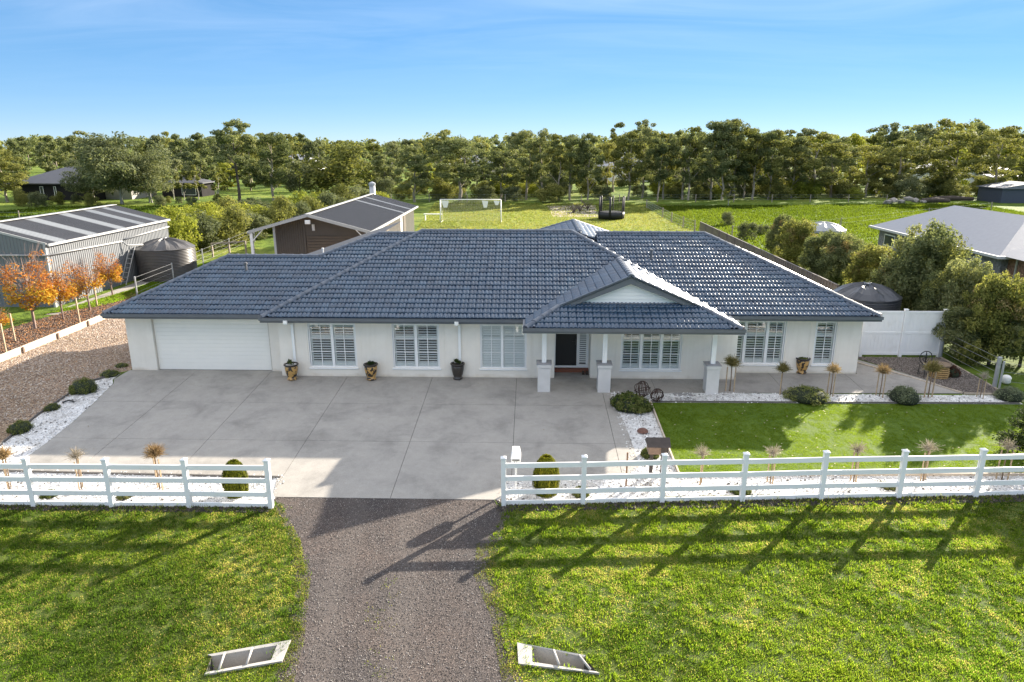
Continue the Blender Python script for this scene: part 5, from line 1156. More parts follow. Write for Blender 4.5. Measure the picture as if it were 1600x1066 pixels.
tree_at('tall2', 958, 300, 190, 44, 'slim gum rising above the woodland just left of the spindly tufted gum', R0=2.6)
tree_at('tall', 1385, 297, 190, 56, 'open dark gum rising above the light olive gum on the right', R0=3.0)
# ---- second and third line of trees
rd = random.Random(5)
def skyline(px):
    P = [(-40,212),(0,214),(60,212),(120,210),(180,214),(230,208),(300,216),(330,208),(400,212),(470,212),(560,222),(620,220),(680,208),(740,210),(800,210),(900,214),(1000,206),(1060,200),(1130,198),(1190,205),(1240,208),(1290,204),(1330,212),(1380,202),(1430,196),(1480,186),(1530,184),(1570,200),(1640,200)]
    for a, b in zip(P[:-1], P[1:]):
        if a[0] <= px <= b[0]: return a[1]+(b[1]-a[1])*(px-a[0])/(b[0]-a[0])
    return 212
px = -50
while px < 1650:
    y = rd.uniform(146, 175); x = by(px, 230, y).x; H_ = max(7, by(px, skyline(px)+rd.uniform(-7, 30), y).z); s = H_/12; k = rd.choice(['far0', 'far0', 'far1', 'far2', 'far1'] if px < 1150 else ['far1', 'far3', 'far0', 'far1'])
    skip = any(a < px < b for a, b in ((20, 60), (945, 985), (1440, 1475), (1500, 1540)))
    if not skip: use(k, 'olive and dark green gum in the woodland line behind the nearer trees', (x, y, 0), (s*rd.uniform(.9, 1.25), s*rd.uniform(.9, 1.25), s), group='gums in the woodland line behind')
    px += rd.uniform(24, 40)
px = -50
while px < 1650:
    y = rd.uniform(205, 260); x = by(px, 225, y).x; H_ = max(8, by(px, skyline(px)+rd.uniform(-8, 14), y).z); s = H_/12; k = rd.choice(['far0', 'far1', 'far2', 'far1'])
    use(k, 'distant gum crown on the skyline behind the woodland line', (x, y, 0), (s*rd.uniform(.9, 1.3),)*2+(s,), group='distant gum crowns on the skyline')
    px += rd.uniform(22, 36)
px = -40
while px < 1640:
    y = rd.uniform(127, 142); x = by(px, 240, y).x; H_ = max(4, by(px, skyline(px)+rd.uniform(16, 52), y).z); s = H_/12; k = rd.choice(['far0', 'far1', 'far2', 'far3'])
    if not any(a < px < b for a, b in ((10, 110), (940, 1000), (1430, 1480), (1500, 1560))): use(k, 'bushy middle-height gum directly behind the nearest trees', (x, y, 0), (s*rd.uniform(1.0, 1.5), s*rd.uniform(1.0, 1.5), s), group='bushy gums behind the nearest trees')
    px += rd.uniform(22, 44)
for px in list(range(600, 1250, 19))+list(range(1260, 1600, 26)):
    if rd.random() < .75:
        y = rd.uniform(119, 132); x = by(px, 300, y).x; s = rd.uniform(.6, 1.25); use(rd.choice(['shrub1', 'shrub2', 'shrub0']), 'low undergrowth bush among the trunks of the far gums', (x, y, 0), (s*1.2, s*1.2, s), group='undergrowth bushes among the far gum trunks')
# far-off wood, one mass
rg = np.random.RandomState(3); cl = []
for i in range(420):
    px = rg.uniform(-150, 1750); y = rg.uniform(270, 620); x = by(px, 225, y).x; h = max(9, by(px, skyline(px)+rg.uniform(0, 9), y).z)
    for k in range(4): cl.append((x+rg.uniform(-3, 3), y+rg.uniform(-3, 3), h*rg.uniform(.35, .9), rg.uniform(2.0, 3.6), rg.uniform(1.6, 3.0)))
for i in range(330):
    side = -1 if i % 2 else 1; y = rg.uniform(110, 330); x = side*rg.uniform(.80*y+8, 1.9*y+40); h = rg.uniform(8, 14)
    for k in range(5): cl.append((x+rg.uniform(-3, 3), y+rg.uniform(-3, 3), h*rg.uniform(.25, .9), rg.uniform(2.0, 3.6), rg.uniform(1.6, 3.0)))
V = leafcloud(cl, 190000, .70, 8, .7)
o = link(bpy.data.objects.new('woodland', npmesh('woodland', V, 4, LM['gum']))); tag(o, kind='stuff')

# ---- yellow-green hedge of shrubs behind the sheds
hedge = [(-33,54),(-31,57),(-29,55.5),(-28.5,59),(-31.5,61),(-27.5,62.5),(-30,65),(-26.8,66),(-28.8,68.5),(-25.6,70),(-27.8,72.5),(-25,74.5),(-27,77),(-24.3,79),(-26.4,81.5),(-24,84),(-26,86.5),(-23.8,89),(-25.6,92),(-23.0,94),(-33.5,66),(-31,70),(-20.8,96),(-29.6,75)]
for i, (x, y) in enumerate(hedge):
    s = rd.uniform(.9, 1.25); use(['shrub0', 'shrub2', 'shrub0', 'shrub1'][i % 4], 'yellow-green shrub of the dense belt running back behind the two sheds', (x, y, 0), (s, s, s*rd.uniform(.85, 1.15)), group='yellow-green shrub belt behind the sheds')
for i, (px, py, s) in enumerate(((40,322,.8),(60,324,.7),(90,320,.6),(120,318,.45),(145,322,.6),(250,322,.5),(262,318,.35),(300,322,.45),(330,326,.35),(392,322,.4),(340,316,.4),(280,318,.3))):
    x, y = G(px, py); use('shrub1' if i % 2 else 'shrub2', 'small bush along the fence line before the left houses', (x, y, 0), s, group='small bushes along the left fence line')

# ---- big shrubs along the right boundary (near: fine leaves)
def big_shrub(H, Rr, seed, leafm, n, tips=None):
    t = make_round(H, Rr, seed, leafm, n=n, leaf=.080, base=.02, name='boundary_shrub', ncl=46, cat='shrub')
    rr_ = random.Random(seed+9); sp = []
    for k in range(46):
        a = rr_.uniform(0, 6.28); z = rr_.uniform(.18, .98); env = math.sqrt(max(.1, 1-(2*z-.85)**2/1.3)); r_ = Rr*env*rr_.uniform(.85, 1.12); sp.append((math.cos(a)*r_, math.sin(a)*r_, H*z*1.03, Rr*.13, Rr*.17))
    part('sprays', npmesh('sprays', leafcloud(sp, n//5, .075, seed+7, .4, .3, .1), 4, leafm), None, t)
    if tips:
        rd_ = random.Random(seed); cl = []
        for k in range(16): a = rd_.uniform(0, 6.28); r_ = Rr*rd_.uniform(.2, .75); cl.append((math.cos(a)*r_, math.sin(a)*r_, H*rd_.uniform(.72, .97)-(r_/Rr)*.18*H, Rr*.22, Rr*.2))
        part('new_growth', npmesh('new_growth', leafcloud(cl, n//7, .06, seed+5), 4, tips), None, t)
    return t
addp('bigA', big_shrub(4.6, 1.9, 201, LM['near'], 21000, LM['olive'])); addp('bigB', big_shrub(4.6, 1.9, 202, LM['nearo'], 20000, LM['rust'])); addp('bigC', big_shrub(4.6, 1.9, 203, LM['near'], 20000, LM['rust']))
def rshrub(kind, px, x, pyt, wpx, label):
    y = spot(px, x, 1.5); H_ = by(px, pyt, y).z; ppm = FPX/(y*_cp+CAM_H*_sp); w_ = wpx/2/ppm/1.9
    return use(kind, label, (x, y, 0), (w_, w_, H_/4.6))
rshrub('bigA', 1440, 19.6, 352, 118, 'tallest rounded boundary shrub with sunlit tips in front of the neighbour roof')
rshrub('bigB', 1362, 19.0, 385, 80, 'shrub with reddish-orange new growth left of the tallest boundary shrub')
rshrub('bigC', 1318, 19.2, 368, 70, 'grey-green boundary shrub with a reddish top beside the brown fence')
rshrub('bigA', 1285, 19.0, 362, 62, 'grey-green boundary shrub left of the red-topped shrub')
rshrub('bigB', 1245, 19.2, 345, 66, 'bushy boundary shrub near the far end of the brown fence')
rshrub('bigC', 1222, 19.6, 338, 46, 'farthest of the large boundary shrubs beside the brown fence')
rshrub('bigC', 1405, 18.9, 405, 90, 'dense shrub right behind the round black tank lid')
rshrub('bigA', 1500, 19.3, 405, 90, 'loose green boundary shrub between the tallest and the orange-tipped one')
rshrub('bigB', 1555, 19.2, 432, 98, 'orange-tipped boundary shrub right of the white panel fence')
rshrub('bigA', 1515, 18.7, 470, 92, 'dense green shrub touching the end of the white panel fence')
rshrub('bigC', 1604, 20.3, 470, 100, 'boundary shrub cut off by the right picture edge behind the wire fence')
rshrub('bigA', 1470, 18.9, 425, 80, 'dark lower shrub behind the white panel fence')

# ---- tree at the right edge in front of the lawn, whose shade falls on the verge
addp('edge', make_round(3.4, 1.3, 211, LM['dark'], n=16000, leaf=.05, base=.05, name='edge_shrub', cat='shrub', ncl=34))
use('edge', 'dark leafy shrub cut off by the right picture edge behind the rail fence', (15.75, 19.9, gz(19.9)), (.95, .95, .62))

# ---- small mounded bushes
def mound(rx, rz, seed, leafm, n=5200, leaf=.034, cat='bush', name='mounded_bush', asp=.35):
    rd_ = random.Random(seed); t = bpy.data.objects.new(name, None); COL.objects.link(t); t['category'] = cat; W[t.name] = Vector((0,0,0)); cl = [(0, 0, rz*.35, rx*.75, rz*.5)]
    for k in range(26): a = rd_.uniform(0, 6.28); q = math.sqrt(rd_.random()); cl.append((math.cos(a)*rx*q*.8, math.sin(a)*rx*q*.8, rz*(.18+.62*(1-q*q)), rx*.2, rz*.24))
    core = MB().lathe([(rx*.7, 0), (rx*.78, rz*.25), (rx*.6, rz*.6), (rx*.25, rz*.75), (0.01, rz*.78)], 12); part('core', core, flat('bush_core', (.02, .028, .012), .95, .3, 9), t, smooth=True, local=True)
    part('foliage', npmesh('foliage', leafcloud(cl, n, leaf, seed, asp, .5), 4, leafm), None, t); return t
L_bush = leafmat('bush_leaves', [(.060, .075, .022), (.14, .165, .045), (.24, .26, .08), (.36, .36, .15)])
L_lav = leafmat('silver_leaves', [(.07, .09, .045), (.15, .18, .10), (.24, .27, .17), (.34, .36, .25)])
L_suc = leafmat('succulent_leaves', [(.04, .055, .018), (.085, .12, .03), (.15, .17, .05), (.28, .24, .11)])
addp('mound', mound(.75, .62, 301, L_bush)); addp('mound2', mound(.75, .6, 302, L_lav)); addp('mound3', mound(.85, .62, 303, L_suc, 5600, .05, asp=.6))
def bush(kind, px, py, wpx, hs, label, name=None):
    x, y = G(px, py); ppm = FPX/(y*_cp+(CAM_H-gz(y))*_sp); s = wpx/2/ppm/.78
    return use(kind, label, (x, y, gz(y)), (s, s*.85, s*hs))
bush('mound', 132, 611, 56, 1.0, 'largest dark green mounded bush in the left pebble bed')
bush('mound', 82, 640, 29, .95, 'small round bush in the middle of the left pebble bed')
bush('mound', 33, 673, 48, .95, 'mounded bush nearest the street in the left pebble bed')
bush('mound', 172, 587, 36, .7, 'low creeping bush beside the garage corner, behind the largest mounded bush'); bush('mound', 190, 573, 26, .6, 'creeping bush against the garage wall corner')
bush('mound3', 985, 638, 68, .95, 'broad succulent bush at the lawn corner beside the wire balls')
bush('mound', 1260, 624, 80, .7, 'low wide dark bush in the upper pebbles in front of the house corner')
bush('mound2', 1412, 626, 66, .95, 'silver-green rounded bush in the upper pebbles by the brown gravel')
bush('mound2', 1576, 624, 50, 1.1, 'grey-green bush below the galvanised corner post')
bush('mound3', 1016, 712, 34, 1.1, 'small yellow-green bush behind the dark wooden letterbox')
bush('mound3', 78, 775, 30, .8, 'small brownish bush behind the left rail fence, second bay'); bush('mound3', 196, 777, 28, .8, 'small brownish bush behind the left rail fence, next to a post')
bush('mound3', 908, 772, 32, 1.0, 'small two-tone succulent bush beside a right fence post'); bush('mound3', 1155, 769, 36, .7, 'bright green low succulent behind the right rail fence post')
bush('mound3', 1388, 762, 32, .6, 'flat yellow-green plant behind the right rail fence, fifth bay')
addp('purple', mound(.4, .5, 305, leafmat('purple_leaves', [(.02, .012, .012), (.05, .025, .022), (.10, .045, .03), (.16, .07, .04)]), 2500, .035)); use('purple', 'small dark purple shrub on the brown gravel beside the wicker table', (*G(1484, 588), 0), 1.0)
addp('conif', None)
def conifer(seed):
    t = bpy.data.objects.new('conifer_shrub', None); COL.objects.link(t); t['category'] = 'shrub'; W[t.name] = Vector((0,0,0)); rg = np.random.RandomState(seed); n = 9000
    a = rg.uniform(0, 6.28, n); z = rg.rand(n); prof = .40*np.sqrt(np.clip(1-((z-.36)/.68)**2, 0, 1)); r_ = prof*(.86+.16*rg.rand(n)+  .09*np.sin(a*11+z*3)*np.sin(z*3.1)+.05*np.sin(a*23)); P = np.stack([np.cos(a)*r_, np.sin(a)*r_, z*1.05], 1)
    nr = np.stack([np.cos(a), np.sin(a), .2*np.ones(n)], 1)+rg.normal(size=(n, 3))*.35; nr /= np.linalg.norm(nr, axis=1)[:, None]; upv = np.array([0, 0, 1.])+rg.normal(size=(n, 3))*.25
    b = np.cross(nr, upv); b /= np.linalg.norm(b, axis=1)[:, None]; s = .035*(.6+.8*rg.rand(n)); u = np.cross(b, nr)
    V = np.stack([P-b*(s*.35)[:, None], P-u*s[:, None], P+b*(s*.35)[:, None], P+u*(s*1.2)[:, None]], 1).reshape(-1, 3)
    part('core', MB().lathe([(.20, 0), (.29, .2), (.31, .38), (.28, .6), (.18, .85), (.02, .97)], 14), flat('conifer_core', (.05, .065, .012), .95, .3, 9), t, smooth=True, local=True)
    part('foliage', npmesh('foliage', V, 4, leafmat('conifer_leaves', [(.05, .065, .010), (.13, .15, .015), (.27, .26, .024), (.42, .33, .05)])), None, t); return t
PROTO['conif'] = dict(o=conifer(5))
x, y = G(370, 772); use('conif', 'yellow-green egg-shaped conifer behind the left rail fence', (x, y, gz(y)), (.82, .82, .95)); x, y = G(853, 770); use('conif', 'golden-green egg-shaped conifer behind the right rail fence near the letterbox', (x, y, gz(y)), (.88, .88, 1.05))

# ---- clipped standards with stakes
M_stake = flat('raw_stake', (.42, .31, .20), .85, .25, 12); M_twig = leafmat('bare_twigs', [(.16, .10, .05), (.30, .20, .10), (.42, .30, .15), (.52, .40, .20)], trans=.1); M_twig2 = leafmat('pale_twigs', [(.20, .17, .13), (.34, .29, .23), (.46, .41, .34)], trans=.1)
M_twig3 = leafmat('olive_twigs', [(.10, .085, .03), (.20, .17, .06), (.30, .25, .09)], trans=.15)
def standard(seed, H_, hr, tw, mat, drop=.5):
    t = bpy.data.objects.new('clipped_standard', None); COL.objects.link(t); t['category'] = 'small tree'; W[t.name] = Vector((0,0,0)); rg = np.random.RandomState(seed)
    part('trunk', MB().tube([(0,0,-.02), (.01,0,H_*.5), (0,.01,H_)], [.022, .018, .02], 6), flat('standard_bark', (.20, .14, .09), .9, .2, 9), t, smooth=True, local=True)
    for dx, dy in ((-.14, .02), (.13, -.04)): part('stake', MB().box(dx-.016, dy-.016, 0, dx+.016, dy+.016, H_*.92), M_stake, t, local=True)
    n = tw; a = rg.uniform(0, 6.28, n); e = rg.uniform(.05, 1.4, n); L_ = hr*(.35+.85*rg.rand(n)); d = np.stack([np.cos(a)*np.cos(e), np.sin(a)*np.cos(e), np.sin(e)], 1); O = np.array([0, 0, H_])
    k = O+d*(L_*.55)[:, None]; tp = O+d*L_[:, None]; tp[:, 2] -= L_*drop*(.3+.7*rg.rand(n))*np.cos(e); w_ = .0055; sd_ = np.cross(d, rg.normal(size=(n, 3))); sd_ /= np.linalg.norm(sd_, axis=1)[:, None]; sd_ *= w_
    O_ = np.repeat(O[None], n, 0)+rg.normal(size=(n, 3))*.03
    V = np.stack([O_-sd_, O_+sd_, k+sd_, k-sd_], 1); V2 = np.stack([k-sd_, k+sd_, tp+sd_*.6, tp-sd_*.6], 1)
    Lf = leafcloud([(.03, 0, H_+hr*.28, hr*.75, hr*.5)], n*2, .020, seed, .4, .2, .3)
    part('head', npmesh('head', np.concatenate([V.reshape(-1, 3), V2.reshape(-1, 3), Lf]), 4, mat), None, t); return t
PROTO['stdA'] = dict(o=standard(1, 1.0, .34, 420, M_twig, .14)); PROTO['stdB'] = dict(o=standard(2, .98, .36, 460, M_twig3, .18)); PROTO['stdC'] = dict(o=standard(3, 1.0, .34, 110, M_twig2, .12))
for k, px, py, s, lab in (('stdB', 1140, 612, 1.08, 'clipped standard with olive twiggy head right beside the third porch pier'), ('stdB', 1219, 616, .95, 'twiggy clipped standard left of the low wide dark bush'), ('stdA', 1297, 618, .95, 'twiggy clipped standard below the narrow right window'),
    ('stdA', 1374, 620, .95, 'clipped standard with tan twigs left of the silver-green bush'), ('stdB', 1450, 622, 1.1, 'larger olive-headed standard in front of the wicker table'), ('stdC', 1531, 622, .8, 'bare standard with two stakes left of the grey-green corner bush'),
    ('stdA', 15, 765, 1.0, 'tan twiggy standard behind the left fence, at the picture edge'), ('stdC', 128, 765, 1.0, 'pale bare standard behind the left fence, second from the edge'), ('stdA', 250, 765, 1.06, 'brightest tan standard behind the left fence, left of the conifer'),
    ('stdC', 1094, 758, .95, 'bare pale standard behind the right fence between the wooden letterbox and the next post'), ('stdC', 1203, 757, .95, 'bare pale standard behind the right fence, before the lawn shadow corner'), ('stdC', 1333, 755, 1.0, 'bare pale standard behind the right fence left of the flat yellow plant'),
    ('stdC', 1442, 752, 1.0, 'bare pale standard behind the right fence between two posts right of centre'), ('stdC', 1565, 750, 1.0, 'bare standard behind the right fence beside the dark edge shrub'), ('stdC', 985, 620, .01, '')):
    if not lab: continue
    x, y = G(px, py); use(k, lab, (x, y, gz(y)), s, group='clipped standards in the pebble beds')
bare = MB()
# bare shrub behind the fence by the wooden letterbox
t = thing('bare_shrub', 'low tangled leafless shrub behind the right fence below the wooden letterbox', 'shrub', (*G(1015, 768), gz(G(1015, 768)[1])))
m = MB(); rd2 = random.Random(4)
for k in range(26):
    a = rd2.uniform(0, 6.28); l_ = rd2.uniform(.25, .6); o_ = W[t.name]; m.tube([o_+Vector((0,0,.02)), o_+Vector((math.cos(a)*l_*.5, math.sin(a)*l_*.5, l_*.5)), o_+Vector((math.cos(a)*l_, math.sin(a)*l_, l_*rd2.uniform(.2, .9)))], [.008, .006, .003], 4, cap=False)
part('twigs', m, flat('grey_twig', (.20, .17, .14), .9, .2), t)

# ---- autumn trees
L_or = leafmat('orange_leaves', [(.22, .06, .02), (.40, .13, .03), (.52, .21, .05), (.48, .30, .09)], trans=.4); L_ye = leafmat('golden_leaves', [(.30, .13, .02), (.48, .25, .03), (.58, .38, .05), (.26, .28, .04)], trans=.4)
def autumn(seed, H_=4.0, Rr=1.25, dense=1.0):
    t = bpy.data.objects.new('autumn_tree', None); COL.objects.link(t); t['category'] = 'tree'; W[t.name] = Vector((0,0,0)); rd_ = random.Random(seed); m = MB()
    m.tube([(0,0,-.05), (.02,0,H_*.3), (0,.03,H_*.9)], [.05, .04, .008], 6, cap=False); cl = []; cl2 = []
    for k in range(34):
        z = H_*rd_.uniform(.2, .62); a = rd_.uniform(0, 6.28); L_ = rd_.uniform(.5, 1.0); e = Vector((math.cos(a)*Rr*L_*.75, math.sin(a)*Rr*L_*.75, min(H_*1.0, z+H_*.42*L_))); p = Vector((0, 0, z)); q = p.lerp(e, .5)+Vector((math.cos(a)*.12, math.sin(a)*.12, -.05)); m.tube([p, q, e], [.016, .010, .003], 4, cap=False)
        (cl if z < H_*.42 else cl2).append((q.x*1.25, q.y*1.25, q.z, .24, .24)); cl2.append((e.x*.9, e.y*.9, q.z+(e.z-q.z)*.6, .16, .2))
        for w_ in range(3): aa = rd_.uniform(0, 6.28); m.tube([q, q+Vector((math.cos(aa)*.15, math.sin(aa)*.15, .45)), e+Vector((math.cos(aa)*.2, math.sin(aa)*.2, rd_.uniform(0, .4)))], [.007, .005, .003], 3, cap=False)
        
        if z < H_*.5: cl.append((e.x*.85, e.y*.85, e.z*.66, .24, .22))
    part('trunk', m, flat('autumn_bark', (.24, .17, .14), .85, .2, 5), t, smooth=True, local=True)
    part('golden_foliage', npmesh('golden_foliage', leafcloud(cl, int(2000*dense), .045, seed, .7), 4, L_ye), None, t); part('orange_foliage', npmesh('orange_foliage', leafcloud(cl2+cl[::2], int(1900*dense), .042, seed+1, .7), 4, L_or), None, t)
    return t
PROTO['aut0'] = dict(o=autumn(1)); PROTO['aut1'] = dict(o=autumn(2, 4.0, 1.0)); PROTO['aut2'] = dict(o=autumn(3, 4, 1.1, .6))
for k, px, py, pyt, s, lab in (('aut0', 55, 514, 390, 1.4, 'largest orange-leaved tree at the near end of the bed'), ('aut1', 99, 499, 402, 1.05, 'narrow orange autumn tree second from the largest'), ('aut2', 141, 486, 395, 1.15, 'thin-leaved autumn tree with bare upper twigs'), ('aut1', 176, 461, 388, 1.1, 'farthest orange autumn tree nearest the garage roof'), ('aut2', -8, 535, 470, 1.0, 'autumn tree mostly cut off by the left picture edge')):
    x, y = G(px, py); H_ = by(px, pyt, y).z; use(k, lab+' by the grey shed', (x, y, 0), (s, s, H_/4.0), group='autumn trees in the mulch bed')
for px, py in ((125, 506), (24, 534), (10, 552), (152, 478), (97, 460+28)):
    x, y = G(px, py); solo('tree_stake', MB().box(x-.03, y-.03, 0, x+.03, y+.03, 1.35), M_stake, 'pale timber stake standing in the mulch bed of autumn trees', 'stake', (x, y, 0), 'stakes in the autumn tree bed')

# ================================================================== SMALL THINGS
def pot_mat(name, base, patch, thr):
    m, n, l, b = node_mat(name); v = pos(n, l); f = noise(n, l, v, 6.5, 3, .55, .3); r = ramp(n, [(thr, base), (thr+.03, patch)]); l(f, r.inputs[0]); l(r.outputs[0], b.inputs['Base Color']); b.inputs['Roughness'].default_value = .35; b.inputs['Coat Weight'].default_value = .4; return m
P1 = pot_mat('glazed_pot', (.52, .30, .09), (.025, .018, .014), .52); P2 = pot_mat('dark_pot', (.04, .032, .026), (.42, .25, .08), .66)
M_soil = flat('soil', (.05, .04, .03), .95, .3, 20); M_rim = flat('pot_rim', (.03, .022, .018), .3)
for px, py, mt, lab, pl in ((457, 594, P1, 'ochre glazed pot with dark patches below the left downpipe', 1), (580.5, 594, P1, 'ochre glazed pot between the two left windows', 2), (715.5, 593, P2, 'dark brown glazed pot below the middle downpipe', 3), (1252, 584, P1, 'ochre glazed pot on the path between the right windows', 0)):
    x, y = G(px, py); z = gz(y)+.024; t = thing('planter_pot', lab, 'pot', (x, y, z)); c = (x, y, z)
    part('pot', MB().lathe([(.14, 0), (.19, .02), (.19, .06), (.15, .09), (.20, .2), (.24, .38), (.25, .52), (.235, .58)], 18, c), mt, t, smooth=True)
    part('rim', MB().lathe([(.235, .57), (.285, .60), (.285, .645), (.24, .65), (.235, .60)], 18, c, cap=False), M_rim, t, smooth=True); part('soil', MB().lathe([(.24, .60), (.0, .605)], 16, c, cap=False), M_soil if pl != 1 else M_pebw, t)
    if pl: 
        cl = [(x+random.uniform(-.08, .08)-x, random.uniform(-.08, .08), .68+.03*k, .09, .06) for k in range(3)]; part('plant', npmesh('plant', leafcloud(cl, 160 if pl != 1 else 90, .05, pl, .4), 4, LM['dark']), None, t)
    else: part('plant', npmesh('plant', leafcloud([(0, 0, .63, .2, .04)], 300, .03, 9, .6), 4, L_bush), None, t)
# wire balls
M_rust = flat('rusted_wire', (.055, .030, .022), .7, .3, 12)
for px, py, r_, lab in ((1003, 617, .30, 'larger rusted ring ball behind the succulent bush'), (1026, 624, .24, 'smaller rusted ring ball resting on white pebbles')):
    x, y = G(px, py+4); t = thing('ring_ball', lab, 'garden ornament', (x, y, gz(y))); rd_ = random.Random(px)
    for k in range(7):
        q = Vector((rd_.gauss(0,1), rd_.gauss(0,1), rd_.gauss(0,.6))).normalized(); u = q.orthogonal().normalized(); v = q.cross(u); c = Vector((x, y, gz(y)+r_+.02))
        part('ring', MB().tube([c+(u*math.cos(2*math.pi*i/20)+v*math.sin(2*math.pi*i/20))*r_ for i in range(21)], .014, 5, cap=False), M_rust, t, smooth=True)
# shoes by the step
x, y = G(915, 586)
for dx in (-.10, .05):
    t = thing('shoe', 'dark shoe at the foot of the brick doorstep', 'shoe', (x+dx, y, .054), 'pair of dark shoes on the porch')
    part('upper', MB().lathe([(.045, .0), (.055, .03), (.05, .07), (.03, .095), (.02, .08)], 10, (x+dx, y+.06, .055)).bbox(x+dx-.045, y-.13, .055, x+dx+.045, y+.06, .105, .018), flat('shoe_brown', (.05, .035, .025), .5), t, smooth=False); part('sole', MB().bbox(x+dx-.05, y-.14, .054, x+dx+.05, y+.12, .07, .005), M_joint, t)
# stepping pavers
for poly, lab in (([(1048, 611), (1076, 611), (1083, 619), (1054, 619)], 'grey square paver nearer the house path in the white pebbles'), ([(1054, 621), (1082, 621), (1090, 629), (1058, 629)], 'grey square paver nearer the lawn in the white pebbles')):
    P = [G(*p) for p in poly][::-1]; z = gz(P[0][1]); solo('paver', MB().prism(P, z+.0, z+.035), flat('paver_grey', (.30, .29, .28), .85, .1, 6, bmp=.3), lab, 'paver', (P[0][0], P[0][1], z))
# letterboxes
x, y = G(806, 765); z = gz(y); t = thing('letterbox', 'white post-mounted letterbox with number 11 beside the right gate end', 'letterbox', (x, y, z))
part('post', MB().bbox(x-.03, y-.03, z, x+.03, y+.03, z+.82, .005), M_white, t); b_ = part('box', MB().bbox(x-.13, y-.16, z+.82, x+.13, y+.2, z+1.02, .006), M_white, t)
part('lid', MB().add([(x-.14, y-.17, z+1.02), (x+.14, y-.17, z+1.02), (x+.14, y+.21, z+1.02), (x-.14, y+.21, z+1.02), (x-.10, y-.05, z+1.20), (x+.10, y-.05, z+1.20), (x+.10, y+.21, z+1.24), (x-.10, y+.21, z+1.24)], [(3,2,1,0),(0,1,5,4),(1,2,6,5),(2,3,7,6),(3,0,4,7),(4,5,6,7)]), M_white, t)
part('slot', MB().box(x-.10, y-.178, z+.975, x+.10, y-.165, z+1.005), M_joint, b_)
dg = MB()
for dx in (-.03, .03): dg.box(x+dx-.008, y-.168, z+.86, x+dx+.008, y-.161, z+.945).bar((x+dx-.03, y-.164, z+.925), (x+dx, y-.164, z+.945), .012, .006)
part('number', dg, flat('number_black', (.02,.02,.02), .5), b_)
x, y = G(1020, 742); x += .06; z = gz(y); t = thing('wooden_letterbox', 'dark timber house-shaped letterbox on posts behind the right fence', 'letterbox', (x, y, z)); M_dt = flat('dark_timber', (.055, .042, .036), .7, .25, 7); M_lt = flat('front_timber', (.24, .155, .11), .7, .2, 7)
for dx, dy in ((-.13, 0), (.2, .02)): part('post', MB().box(x+dx-.045, y+dy-.045, z, x+dx+.045, y+dy+.045, z+.78), M_dt, t)
part('box', MB().bbox(x-.25, y-.2, z+.74, x+.30, y+.22, z+1.02, .006), M_lt, t)
part('roof', MB().add([(x-.30, y-.30, z+1.0), (x-.30, y+.30, z+1.0), (x-.30, y-.02, z+1.20), (x+.36, y-.30, z+1.0), (x+.36, y+.30, z+1.0), (x+.36, y-.02, z+1.20)], [(0,2,1),(3,4,5),(0,3,5,2),(1,2,5,4),(0,1,4,3)]), M_dt, t)
part('side_panel', MB().box(x+.10, y-.215, z+.70, x+.31, y-.202, z+1.0), M_dt, t)
x, y = G(978, 760); solo('garden_stake', MB().box(x-.02, y-.02, gz(y), x+.02, y+.02, gz(y)+1.05), flat('stake_rust', (.20, .11, .06), .8, .2, 9), 'thin brown stake behind the right fence left of the dark timber letterbox', 'stake', (x, y, gz(y)))
x, y = G(1004, 676); z = gz(y); t = solo('plant_tuft', MB().lathe([(.12, 0), (.19, .04), (.15, .11), (.05, .15), (.01, .15)], 9, (x, y, z)), flat('clay_brown', (.16, .08, .06), .85, .3, 14), 'small reddish-brown tuft on white pebbles between driveway and lawn', 'plant', (x, y, z))
x, y = G(107, 630); z = gz(y); solo('scrap_pipe', MB().tube([(x-.2, y-.03, z+.04), (x, y+.05, z+.09), (x+.2, y+.02, z+.05)], .03, 6), M_joint, 'short black bent pipe piece lying in the left pebble bed', 'pipe', (x, y, z))
# garden chair with heart-shaped back, wicker table
M_iron = flat('black_iron', (.02, .02, .02), .4); x, y = G(1447, 588); t = thing('garden_chair', 'black wrought-iron chair with curled heart-shaped back on the brown gravel', 'chair', (x, y, 0))
for dx, dy in ((-.2, -.2), (.2, -.2), (-.2, .2), (.2, .2)): part('leg', MB().tube([(x+dx*1.1, y+dy*1.1, 0), (x+dx, y+dy, .44)], .014, 5), M_iron, t)
part('seat', MB().lathe([(.0, .43), (.23, .43), (.24, .45), (.0, .455)], 16, (x, y, 0), cap=False), M_iron, t)
bk = MB(); yb_ = y+.2
def curve(pts, r_=.014): bk.tube([(x+px_, yb_+.06*pz, .46+pz) for px_, pz in pts], r_, 5)
curve([(-.10, 0), (-.22, .12), (-.25, .27), (-.19, .42), (-.07, .50), (.07, .50), (.19, .42), (.25, .27), (.22, .12), (.10, 0)], .02)
for s in (-1, 1): curve([(0, .05), (s*.10, .14), (s*.13, .26), (s*.07, .33), (s*.02, .28), (s*.06, .22)]); curve([(0, .50), (s*.02, .3), (0, .05)])
part('backrest', bk, M_iron, t, smooth=True)
x, y = G(1466, 590); t = thing('wicker_table', 'low barrel-like woven cane table beside the black iron chair', 'table', (x, y, 0)); M_cane = flat('cane', (.36, .23, .09), .75, .35, 16)
part('table_top', MB().lathe([(.0, .52), (.36, .52), (.38, .55), (.36, .58), (.0, .58)], 20, (x, y, 0), cap=False), flat('cane_top', (.20, .14, .09), .7, .2, 8), t)
for k in range(6): part('cane_band', MB().lathe([(.30+.03*math.sin(k*.6), .02+.082*k), (.33+.03*math.sin(k*.6+.3), .05+.082*k), (.30+.03*math.sin(k*.6+.6), .09+.082*k)], 20, (x, y, 0), cap=False), M_cane, t)
